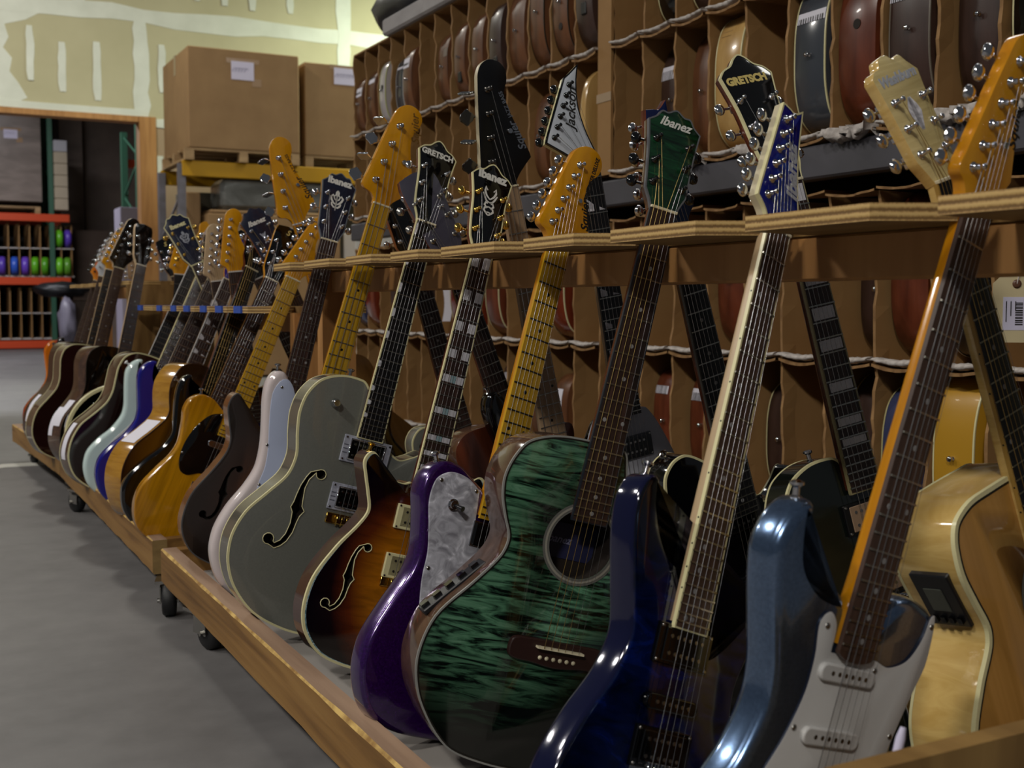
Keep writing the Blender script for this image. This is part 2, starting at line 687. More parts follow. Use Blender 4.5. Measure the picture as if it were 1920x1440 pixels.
def carton(x0, y0, z, wx, wy, h, label, mat=None, sheet=None, tape=True, rot=0.0, cat='box', name='carton', group=None):
    t = empty(name, (x0, y0, z), label, cat, group)
    t.rotation_euler = (0, 0, rot)
    mb = MB()
    mb.box((0, 0, 0), (wx, wy, h), 0, None, .008)
    mb.build('body', mat or card_box, t)
    if tape:
        mb = MB()
        mb.box((-.002, wy * .46, h * .8), (0, wy * .54, h + .002))
        mb.box((-.002, wy * .46, h), (wx, wy * .54, h + .002))
        mb.build('tape', plain('tape', '#8f7a5c', 0.3), t)
    if sheet:
        sx, sz, sw, sh = sheet
        mb = MB()
        n = 4
        for i in range(n):
            for j in range(n):
                pass
        mb.box((sx, -.004, sz), (sx + sw, -.001, sz + sh))
        s = mb.build('paper_sheet', plain('lilac_paper', '#cfc9de', 0.7), t)
        mb = MB()
        mb.box((sx - .05, -.0015, sz + sh - .02), (sx + sw + .06, 0, sz + sh + .03))
        mb.box((sx + sw - .02, -.0015, sz - .06), (sx + sw + .08, 0, sz + .02))
        mb.build('clear_tape', plain('clear_tape', '#a08468', 0.15), t)
        random.seed(5)
        mb = MB()
        x = sx + .03
        while x < sx + sw - .05:
            wv = random.uniform(.012, .03)
            pts = [(x + wv * math.cos(q) * .8, -.0045, sz + sh * .55 + .022 * math.sin(q * 1.5)) for q in [k * .8 for k in range(8)]]
            mb.tube(pts, .0018, 4)
            x += .032
        mb.build('handwriting', plain('pencil', '#77738c', 0.7), s)
    return t


yr = pallet_rack('pallet_rack', 2.70, 6.9, 12.5, 13.6, (2.28,), yellow, grey_steel, 'grey and yellow pallet rack holding huge cartons near the far wall', 2.25, bh=.16)
pallet(2.72, 12.42, 2.285, 1.22, 1.2, 'wooden pallet under the largest brown carton on the yellow rack beam')
pallet(4.03, 12.5, 2.285, 1.22, 1.1, 'wooden pallet under the second big carton, beside the cubby rack')
carton(2.76, 12.42, 2.41, 1.18, 1.25, 1.035, 'huge brown carton with a taped paper sheet, up on the yellow rack', sheet=(.45, .73, .24, .19))
carton(4.03, 12.5, 2.41, 1.2, 1.1, 1.0, 'second huge brown carton on the yellow rack, partly behind the cubby rack', sheet=(.335, .79, .3, .18))
carton(2.85, 13.2, 0.0, 3.6, .35, 2.02, 'long dark olive block added to darken the back under the yellow rack beam', mat=grain('olive_shade_block', [(0.3, '#4a4536'), (0.7, '#5a5443')], (2, 2, 2), rough=.7), tape=False)  # added block, covers the pale wall to darken the shaded bay
carton(2.95, 12.45, 0.02, 1.45, .6, 1.72, 'wide brown carton standing low under the yellow rack, behind the headstocks', tape=False)
carton(2.77, 12.66, .02, .15, .4, 1.95, 'narrow brown carton leaning beside the grey rack upright')
wrap = grain('stretch_wrap', [(0.3, '#4b4a45'), (0.55, '#6b6b68'), (0.7, '#9a9c9a')], (2, 2, 5), rough=0.2, dist=1.0)
mb = MB()
mb.box((0, 0, 0), (1.35, .5, .33), 0, None, .05)
t = mb.build('wrapped_bundle', wrap)
t.location = (3.1, 12.5, 1.785)
tag(t, 'grey bundle in crinkled stretch wrap stored under the yellow beam', 'bundle')
mb = MB()
mb.box((0, 0, 0), (1.4, .55, .035), 0, None, .01)
t = mb.build('board_stack', card_box)
t.location = (2.98, 12.46, 1.745)
tag(t, 'flat brown board laid on the wide carton under the yellow rack', 'board')
carton(4.45, 12.1, .02, .9, .4, 1.55, 'white panel carton standing under the yellow rack next to the cubby rack', mat=plain('white_carton', '#bdb9b2', 0.6), tape=False)

# ------------------------------------------------------------------ storage room past the doorway
OR = pallet_rack('pallet_rack', -3.0, 2.76, 21.8, 23.0, (2.33, 1.24, .15), orange, green_steel, 'orange beamed pallet rack with green posts past the doorway', 4.5, posts=(-3.0, 2.47), bh=.13, pw=.08)
pallet_rack('pallet_rack', 3.2, 7.2, 17.6, 18.9, (3.0,), orange, green_steel, 'dark green rack frame just past the timber jamb', 3.4, bh=.13, pw=.09, posts=(3.2, 7.0))
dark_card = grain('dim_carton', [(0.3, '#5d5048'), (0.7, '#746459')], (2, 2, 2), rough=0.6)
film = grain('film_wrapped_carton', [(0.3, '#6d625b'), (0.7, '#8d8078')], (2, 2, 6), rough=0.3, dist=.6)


def far_carton(x0, x1, z0, z1, y, d, label, mat=dark_card, **k):
    return carton(x0, y, z0, x1 - x0, d, z1 - z0, label, mat=mat, tape=False, **k)


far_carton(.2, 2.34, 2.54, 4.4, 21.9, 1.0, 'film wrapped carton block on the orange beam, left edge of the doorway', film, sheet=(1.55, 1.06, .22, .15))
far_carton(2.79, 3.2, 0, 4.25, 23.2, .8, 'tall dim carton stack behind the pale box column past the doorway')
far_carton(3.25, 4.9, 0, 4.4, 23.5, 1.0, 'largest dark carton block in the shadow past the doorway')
pallet(.2, 21.85, 2.335, 2.1, 1.0, 'pallet under the film wrapped carton past the doorway')
for k in range(6):
    mb = MB()
    mb.box((0, 0, 0), (.22, .5, .195), 0, None, .01)
    o = mb.build('small_carton', grain('pale_carton', [(0.3, '#a39580'), (0.7, '#b8aa92')], (2, 2, 2), rough=.7) if k != 5 else plain('label_white', '#a5a3a8', .6))
    o.location = (2.52, 21.7, 2.40 + k * .2)
    tag(o, ('lowest', 'second', 'third', 'fourth', 'fifth', 'topmost white')[k] + ' small box of the pale column past the doorway', 'box', 'column of pale boxes')
# colourful hoops in the orange rack
cols = [('violet', '#5b3fb0'), ('blue', '#2e59c4'), ('purple', '#6a44c0'), ('lime green', '#5fae1e'), ('grass green', '#4f9a1c'), ('bright green', '#6cbf28'), ('olive green', '#5c9a2c')]
xs = [1.67, 1.87, 2.04, 2.2, 2.36, 2.6, 2.73]
for k, ((nm, c), x) in enumerate(zip(cols, xs)):
    mb = MB()
    M = Matrix.Translation((x, 21.95, 1.43)) @ Matrix.Rotation(R(90), 4, 'Y') @ Matrix.Rotation(R(8), 4, 'X')
    mb.lathe([(.0, -.055), (.14, -.055), (.165, -.035), (.165, .035), (.14, .055), (.0, .055)], 20, 0, M)
    o = mb.build('hoop_case', plain('case_' + nm.replace(' ', '_'), c, .35))
    tag(o, nm + ' round case on the middle shelf of the orange rack', 'case', 'round cases on the orange rack')
for k, (nm, c, x) in enumerate((('green', '#5fae1e', 2.6), ('violet', '#5b3fb0', 2.74))):
    mb = MB()
    M = Matrix.Translation((x, 21.95, 1.92)) @ Matrix.Rotation(R(90), 4, 'Y')
    mb.lathe([(.0, -.05), (.13, -.05), (.155, -.03), (.155, .03), (.13, .05), (.0, .05)], 20, 0, M)
    o = mb.build('hoop_case', MATS.get('case_violet') if nm == 'violet' else MATS['case_lime_green'])
    tag(o, nm + ' round case on the upper cubby row of the orange rack', 'case', 'round cases on the orange rack')
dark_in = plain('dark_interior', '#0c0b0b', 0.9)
cu = empty('cubby_box', (.75, 21.9, 1.245), 'cardboard cubbies with round cases on the orange rack past the doorway', 'shelf')
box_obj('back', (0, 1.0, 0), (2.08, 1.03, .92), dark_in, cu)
for i in range(13):
    box_obj('divider', (i * .17, 0, 0), (i * .17 + .016, .9, .92), card, cu)
box_obj('shelf', (0, 0, .49), (2.08, .9, .508), foam, cu)
box_obj('shelf', (0, 0, .005), (2.08, .9, .025), foam, cu)
cu = empty('cubby_box', (.75, 21.9, .165), 'lower empty cardboard cubbies on the orange rack past the doorway', 'shelf')
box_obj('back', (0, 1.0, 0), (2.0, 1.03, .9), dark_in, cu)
for i in range(12):
    box_obj('divider', (i * .17, 0, 0), (i * .17 + .016, .9, .9), card, cu)
box_obj('shelf', (0, 0, .45), (2.0, .9, .466), foam, cu)
box_obj('shelf', (0, 0, .005), (2.0, .9, .025), foam, cu)
mb = MB()
mb.box((0, 0, 0), (.9, .6, .85), 0, None, .02)
o = mb.build('dark_crate', dark_card)
o.location = (2.62, 20.6, 0)
tag(o, 'dim brown crate on the floor past the doorway beside the orange rack', 'crate')
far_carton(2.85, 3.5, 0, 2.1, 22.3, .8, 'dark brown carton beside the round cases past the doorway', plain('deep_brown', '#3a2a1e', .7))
# black bag draped and white crumpled film
def blob(name, pts, r, mat, label, cat):
    bm = bmesh.new()
    bmesh.ops.create_icosphere(bm, subdivisions=3, radius=1)
    for v in bm.verts:
        n_ = noise.noise(v.co * 2.1 + Vector((r, 0, 0)))
        v.co *= 1 + .28 * n_
        v.co = Vector((v.co.x * pts[3], v.co.y * pts[4], v.co.z * pts[5])) + Vector(pts[:3])
    me = bpy.data.meshes.new(name)
    for f in bm.faces:
        f.smooth = True
    bm.to_mesh(me)
    bm.free()
    me.materials.append(mat)
    return tag(link(name, me), label, cat)


blob('black_bag', (2.45, 20.6, 1.02, .42, .35, .13), 1, plain('bag_black', '#14161a', .5), 'black cloth bag lying on the crate past the doorway', 'bag')
blob('crumpled_film', (2.5, 20.3, .5, .14, .2, .40), 4, plain('crumpled_film', '#7d7988', .45), 'crumpled whitish packing film hanging by the crate past the doorway', 'film')
far_carton(2.72, 2.96, .0, 2.08, 16.4, .5, 'lilac white panel leaning just past the timber jamb', plain('lilac_panel', '#9a94a6', .6))

# ------------------------------------------------------------------ cardboard cubby racks
XR = 2.2
PIT = 0.176


def torn_divider(seed, h, depth):
    """one upright card: front edge torn and slightly wavy"""
    random.seed(seed)
    mb = MB()
    n = 12
    vv, ff = [], []
    for i in range(n + 1):
        z = h * i / n
        x = random.uniform(-.006, .006)
        y = .0035 * math.sin(i * .45 + seed) + random.uniform(-.0018, .0018)
        tk = .004 + random.uniform(0, .0015)
        vv += [(x, y - tk, z), (x, y + tk, z), (x + .05, -.003, z), (x + .05, .003, z), (depth, -.003, z), (depth, .003, z)]
    for i in range(n):
        a, b = i * 6, (i + 1) * 6
        ff += [(a, b, b + 1, a + 1)]
    mb.add(vv, ff, 1)
    ff = []
    for i in range(n):
        a, b = i * 6, (i + 1) * 6
        ff += [(a, a + 2, b + 2, b), (a + 2, a + 4, b + 4, b + 2), (a + 1, b + 1, b + 3, a + 3), (a + 3, b + 3, b + 5, a + 5)]
    mb.add(vv, ff, 0)
    o = mb.build('divider', [card, card_edge])
    me = o.data
    bpy.data.objects.remove(o)
    return me


def foam_mesh(seed, ragged=0.0):
    random.seed(seed)
    mb = MB()
    n, k = 16, 8
    pts, rr = [], []
    vv, ff = [], []
    L = PIT - .012
    for i in range(n + 1):
        y = L * i / n
        sag = -.008 * math.sin(math.pi * i / n)
        a = .0085 * (0.55 + .45 * math.sin(math.pi * min(1, max(0, i / n)))) * random.uniform(.8, 1.25)
        bx = .022 * random.uniform(.8, 1.2)
        for q in range(k):
            g = 2 * math.pi * q / k
            vv.append((bx * math.cos(g) - ragged * random.random() * (q in (3, 4, 5)), y, sag + a * math.sin(g) - ragged * random.random() * .7 * (q in (4, 5, 6))))
    for i in range(n):
        for q in range(k):
            ff.append((i * k + q, i * k + (q + 1) % k, (i + 1) * k + (q + 1) % k, (i + 1) * k + q))
    ff.append(tuple(range(k)))
    ff.append(tuple(reversed(range(n * k, n * k + k))))
    mb.add(vv, ff, 0, True)
    o = mb.build('foam_edge', foam)
    me = o.data
    bpy.data.objects.remove(o)
    return me


def lip_mesh(seed):
    random.seed(seed)
    mb = MB()
    n = 10
    L = PIT - .006
    vv, ff = [], []
    for i in range(n + 1):
        y = L * i / n
        s = -.012 * math.sin(math.pi * i / n)
        x = random.uniform(-.004, .004) - .02
        vv += [(x, y, s - .004), (x, y, s + .003), (.06, y, s * .3 + .003), (.06, y, s * .3 - .004)]
    for i in range(n):
        a, b = i * 4, i * 4 + 4
        ff += [(a, a + 1, b + 1, b), (a + 1, a + 2, b + 2, b + 1), (a + 3, a, b, b + 3)]
    mb.add(vv, ff, 0)
    o = mb.build('shelf_lip', card_edge)
    me = o.data
    bpy.data.objects.remove(o)
    return me


foams = [foam_mesh(k) for k in range(4)] + [foam_mesh(11, .03), foam_mesh(12, .045)]
lips = [lip_mesh(k) for k in range(4)]
DEP = 0.62


def cubby(y0, ncell, z0, h, rows, label, seed, foam_rows=(0, 1), top=True, ragged=()):
    """cells stacked in rows, opening towards the aisle (-X)"""
    t = empty('cardboard_cubby', (XR, y0, z0), label, 'shelf')
    box_obj('back_panel', (DEP, 0, 0), (DEP + .01, ncell * PIT, rows * h), card, t)
    divs = [torn_divider(seed * 50 + k, h, DEP) for k in range(4)]
    random.seed(seed)
    for r in range(rows):
        for i in range(ncell + 1):
            o = link('divider', random.choice(divs), t)
            o.location = (0, i * PIT, r * h)
        box_obj('shelf', (.005, 0, r * h - .004), (DEP, ncell * PIT, r * h + .004), card, t)
        if r in foam_rows:
            for i in range(ncell):
                q = foams[4 + (i % 2)] if (r, i) in ragged else random.choice(foams[:4])
                o = link('foam_edge', q, t)
                o.location = (-.004, i * PIT + .006, r * h + .010)
                o = link('shelf_lip', random.choice(lips), t)
                o.location = (0, i * PIT + .003, r * h - .004)
    if top:
        box_obj('top_panel', (0, 0, rows * h - .004), (DEP, ncell * PIT, rows * h + .004), card, t)
    return t


ZB, ZA, ZT = CAM_H + .440, CAM_H + .875, CAM_H + 1.304
RH = .4335
cubby(3.52, 14, ZB, .432, 2, 'upper two-row cardboard cubby block at the far end of the rack', 1)
cubby(3.435 - 14 * PIT, 14, ZB, .432, 2, 'upper two-row cardboard cubby block at the near end of the rack', 2, ragged=((0, 9), (0, 7), (0, 5), (0, 4), (0, 11)))
ZD = CAM_H - .585
LOWF = cubby(3.52, 14, ZD, RH, 2, 'lower two-row cardboard cubby block at the far end of the rack', 3, top=False)
LOWN = cubby(3.435 - 14 * PIT, 14, ZD, RH, 2, 'lower two-row cardboard cubby block behind the nearest guitars', 4, top=False)
# torn top flaps of the lower cubbies
random.seed(9)
for i in range(13):
    y = 3.43 - (i + 1) * PIT
    t = link('top_flap', random.choice(lips), LOWN)
    t.location = (0, y - LOWN.location.y, CAM_H + .284 + .005 * (i % 3) - ZD)
    t.scale = (1.3, 1, .8)
for i in range(13):
    y = 5.95 - (i + 1) * PIT
    t = link('top_flap', random.choice(lips), LOWF)
    t.location = (0, y - LOWF.location.y, CAM_H + .284 - ZD)
# card filler between the two upper blocks
mb = MB()
mb.box((0, 0, 0), (.01, .085, .866))
o = mb.build('corner_flap', card)
o.location = (XR - .012, 3.435, ZB)
tag(o, 'flat cardboard strip closing the gap between the two upper cubby blocks', 'flap')
mb = MB()
mb.box((-.002, -.002, .0), (0, .09, .03))
o2 = mb.build('tape', plain('packing_tape', '#a9937a', .2), o)
o2.location = (0, 0, .25)

rk = empty('cubby_rack', (XR, 1.0, 0), 'grey steel rack carrying the cardboard cubby blocks along the aisle', 'rack')
mb = MB()
mb.box((-.02, -.1, CAM_H + .330), (.04, 5.0, CAM_H + .418), 0, None, .006)
mb.build('front_beam', grain('blue_grey_steel', [(0.3, '#403f44'), (0.7, '#4d4c53')], (6, 6, 6), rough=.5), rk)
for y in (4.86, 2.42, -.08):
    mb = MB()
    mb.box((DEP + .02, y, 0), (DEP + .09, y + .07, 2.2))
    mb.build('upright', grey_steel, rk)
mb = MB()
mb.box((.02, -.1, CAM_H + .40), (DEP, 5.0, CAM_H + .43))
mb.build('deck', plain('rack_deck', '#2b2a2a', .7), rk)
mb = MB()
mb.box((.02, -.1, .15), (DEP, 5.0, .205))
mb.build('deck', plain('rack_deck', '#2b2a2a', .7), rk)
box_obj('shade_sheet', (DEP + .012, -.1, .21), (DEP + .016, 5.0, CAM_H + .45), plain('gap_shade', '#1b1918', .9), rk)  # added dark sheet, blacks out the lit wall showing through the gap
for y in (0, 2.4, 4.8):
    mb = MB()
    mb.box((.02, y, 0), (DEP, y + .08, .15))
    mb.build('foot', grey_steel, rk)
mb = MB()
mb.box((-.03, -.5, ZT + .004), (.10, 4.50, ZT + .085), 0, None, .01)
mb.build('top_rail', grain('grey_cloth_rail', [(0.3, '#8e8a8a'), (0.7, '#a5a1a1')], (9, 5, 9), rough=.7), rk)
blob('black_case', (2.45, 5.50, ZT + .20, .24, .42, .17), 2, plain('case_black', '#17181c', .45), 'black padded gig bag lying on top of the cubby rack', 'bag')

# ------------------------------------------------------------------ guitar trolleys
DECK = 0.125
blue_tape = plain('blue_tape', '#2b4fa8', .5)
dark_tape = plain('dark_tape', '#1d2326', .5)


def caster(parent, x, y, ang=0.0):
    M = Matrix.Translation((x, y, 0)) @ Matrix.Rotation(ang, 4, 'Z')
    mb = MB()
    mb.box((-.035, -.04, .084), (.035, .04, .092), 0, M)
    mb.lathe([(.022, .074), (.024, .084)], 12, 0, M)
    for s in (-1, 1):
        mb.box((s * .022 - .0015, -.012, .035), (s * .022 + .0015, .045, .078), 0, M)
    mb.tube([M @ Vector((-.03, .03, .04)), M @ Vector((.03, .03, .04))], .006, 8, 0)
    mb.box((-.026, -.055, .07), (-.012, .02, .078), 1, M)
    c = mb.build('caster', [steel, black], parent)
    mb = MB()
    Mw = M @ Matrix.Translation((0, .03, .042)) @ Matrix.Rotation(R(90), 4, 'Y')
    mb.lathe([(.010, -.017), (.036, -.017), (.042, -.011), (.042, .011), (.036, .017), (.010, .017)], 20, 0, Mw)
    mb.build('wheel', rubber, c)


def trolley(y0, y1, zrest, slots_f, slots_b, label, tape=False, yaw=0.0, x0=.575, board_h=.089, panel=None, casters=(), rest_y=None, posts=(), beam_h=.055, near_x=0.0):
    t = empty('guitar_trolley', Matrix.Translation((x0, y0, 0)) @ Matrix.Rotation(yaw, 4, 'Z'), label, 'trolley')
    L = y1 - y0
    zb = DECK - .030
    X1 = .90

    def rail(name, a, b, horizontal):
        mb = MB()
        n = 26 if horizontal else 8
        x0_, y0_, z0_ = a
        x1_, y1_, z1_ = b
        random.seed(int(y0 * 10))
        vv, ff, mi = [], [], []
        for i in range(n + 1):
            y = y0_ + (y1_ - y0_) * i / n
            c = .002 + .004 * random.random()
            c2 = .003 + .005 * random.random()
            vv += [(x0_, y, z0_ + c2), (x0_, y, z1_ - c), (x0_ + c, y, z1_), (x1_, y, z1_), (x1_, y, z0_), (x0_ + c2 * .8, y, z0_)]
        for i in range(n):
            p, q = i * 6, i * 6 + 6
            for k, m_ in ((0, 0), (1, 1), (2, 2), (3, 0), (4, 0), (5, 1)):
                ff.append((p + k, q + k, q + (k + 1) % 6, p + (k + 1) % 6)[::-1])
                mi.append(m_)
        for f, m_ in zip(ff, mi):
            mb.f.append(list(f)), mb.m.append(m_), mb.sm.append(False)
        mb.v += vv
        mb.f += [[0, 1, 2, 3, 4, 5][::1], [n * 6 + k for k in range(6)][::-1]]
        mb.m += [3, 3]
        mb.sm += [False, False]
        return mb.build(name, [pine, splinter, pine_top, pine_end], t)

    rail('front_rail', (0, 0, zb), (.038, L, zb + board_h), True)
    r = rail('rear_rail', (0, 0, zb), (.038, L, zb + board_h), True)
    r.location = (X1 - .038, 0, 0)
    for y in (0.0, L - .038):
        box_obj('end_rail', (.038, y, zb), (X1 - .038, y + .038, zb + board_h), pine, t)
    box_obj('deck', (.038, .038, zb), (X1 - .038, L - .038, DECK), plain('deck_carpet', '#8f8a85', .9), t)
    bx = 1.02 - x0
    for y, s_ in ((0.04, near_x), (L - .09, 0)):
        box_obj('upright', (bx - .045 + s_, y, DECK), (bx + .045 + s_, y + .04, zrest), stud, t)
    for y in posts:
        box_obj('end_panel', (bx - .16, y - .03, DECK + .25), (bx + .20, y - .012, zrest), ply_face, t)
    ry0, ry1 = rest_y or (0.0, L)
    mb = MB()
    mb.box((bx - .019, ry0, zrest - beam_h), (bx + .019, ry1, zrest - .0005), 0, None, .003)
    mb.build('beam', stud, t)
    # notched plywood neck rest, slots open on both sides
    mb = MB()
    T = .018

    def side(slots, s):
        ys = sorted(slots)
        fx = lambda d: bx - s * d            # distance in front of the centre line
        edges = [(ry0 - .10, None)] + [(y, y) for y in ys]
        bounds = [ry0] + ys + [ry1]
        for i in range(len(bounds) - 1):
            a, b = bounds[i], bounds[i + 1]
            na = a if i == 0 else a + .038
            nb_ = b if i == len(bounds) - 2 else b - .040
            if nb_ - na < .03:
                continue
            if i == 0:
                poly = [(fx(.019), na), (fx(.150), na), (fx(.150), nb_ + .0), (fx(.02), nb_ + .02)]
            else:
                poly = [(fx(.019), na + .005), (fx(.075), na - .035), (fx(.155), na + .004), (fx(.145), nb_), (fx(.02), nb_ + .02)]
            mb.prism(poly, zrest, zrest + T, 0, None, 1)
            if tape and s > 0:
                p0 = fx(.156)
                mb.box((min(p0, p0 + s * .05), nb_ - .075, zrest - .001), (max(p0, p0 + s * .05), nb_ + .002, zrest + T + .001), 2)
    side([y - y0 for y in slots_f], 1)
    side([y - y0 for y in slots_b], -1)
    mb.box((bx - .021, ry0, zrest), (bx + .021, ry1, zrest + T), 0)
    mb.build('neck_rest', [ply_face, ply, blue_tape], t)
    for cx, cy, ca in casters:
        caster(t, cx, cy, ca)
    return t


TR1 = trolley(.70, 2.99, .882, [.836, 1.124, 1.413, 1.665, 1.978, 2.221, 2.481, 2.775], [.969, 1.33, 1.51, 1.90, 2.17, 2.55], 'nearest wooden guitar trolley with notched plywood neck rest',
              casters=[(.045, 2.02, R(195)), (.045, .35, 0), (.80, 2.05, 0), (.80, .35, 0)], near_x=.11)
box_obj('end_panel', (.07, -.03, DECK), (.90, -.008, .430), ply_face, TR1)
TR2 = trolley(3.10, 5.02, .772, [3.17, 3.40, 3.62, 3.82, 4.06, 4.27, 4.52, 4.9], [3.38, 3.52, 3.62, 3.85, 4.03, 4.18, 4.7], 'second wooden guitar trolley with blue tape on its neck rest', tape=True,
              casters=[(.035, -.04, R(165)), (.035, 1.60, R(20)), (.80, .2, 0), (.80, 1.6, 0)])
TR3 = trolley(5.06, 6.45, .875, [5.25, 5.5, 5.75, 6.0, 6.2], [5.3, 5.55, 5.8, 6.05], 'third and farthest wooden guitar trolley beside the doorway', yaw=R(2.6), x0=.578,
              casters=[(.08, .15, 0), (.08, 1.2, 0), (.8, .15, 0), (.8, 1.2, 0)], posts=(.02,))

# ------------------------------------------------------------------ guitars
def fret(n, L):
    return L * (1 - 2 ** (-n / 12))


ROT0 = Matrix(((1, 0, 0), (0, 0, -1), (0, 1, 0)))


def pose(nut, psi, phi, lean, B):
    """world matrix of a guitar whose nut (on the fretboard face) is at nut; local x to the treble side, y up the neck, z out of the face"""
    psi, phi, lean = R(psi), R(phi), R(lean)
    R3 = Matrix(((math.cos(psi), math.sin(psi), 0), (-math.sin(psi), math.cos(psi), 0), (0, 0, 1)))
    R2 = Matrix(((1, 0, 0), (0, math.cos(phi), math.sin(phi)), (0, -math.sin(phi), math.cos(phi))))
    R1 = Matrix(((math.cos(lean), math.sin(lean), 0), (-math.sin(lean), math.cos(lean), 0), (0, 0, 1)))
    M = (R3 @ R2 @ ROT0 @ R1).to_4x4()
    n = Vector((nut[0], nut[1], nut[2] + CAM_H))
    M.translation = n - M.to_3x3() @ Vector((0, B / 1000, 0))
    return M


def mm(pts, k=.001):
    return [tuple(c * k if not isinstance(c, str) else c for c in p) for p in pts]


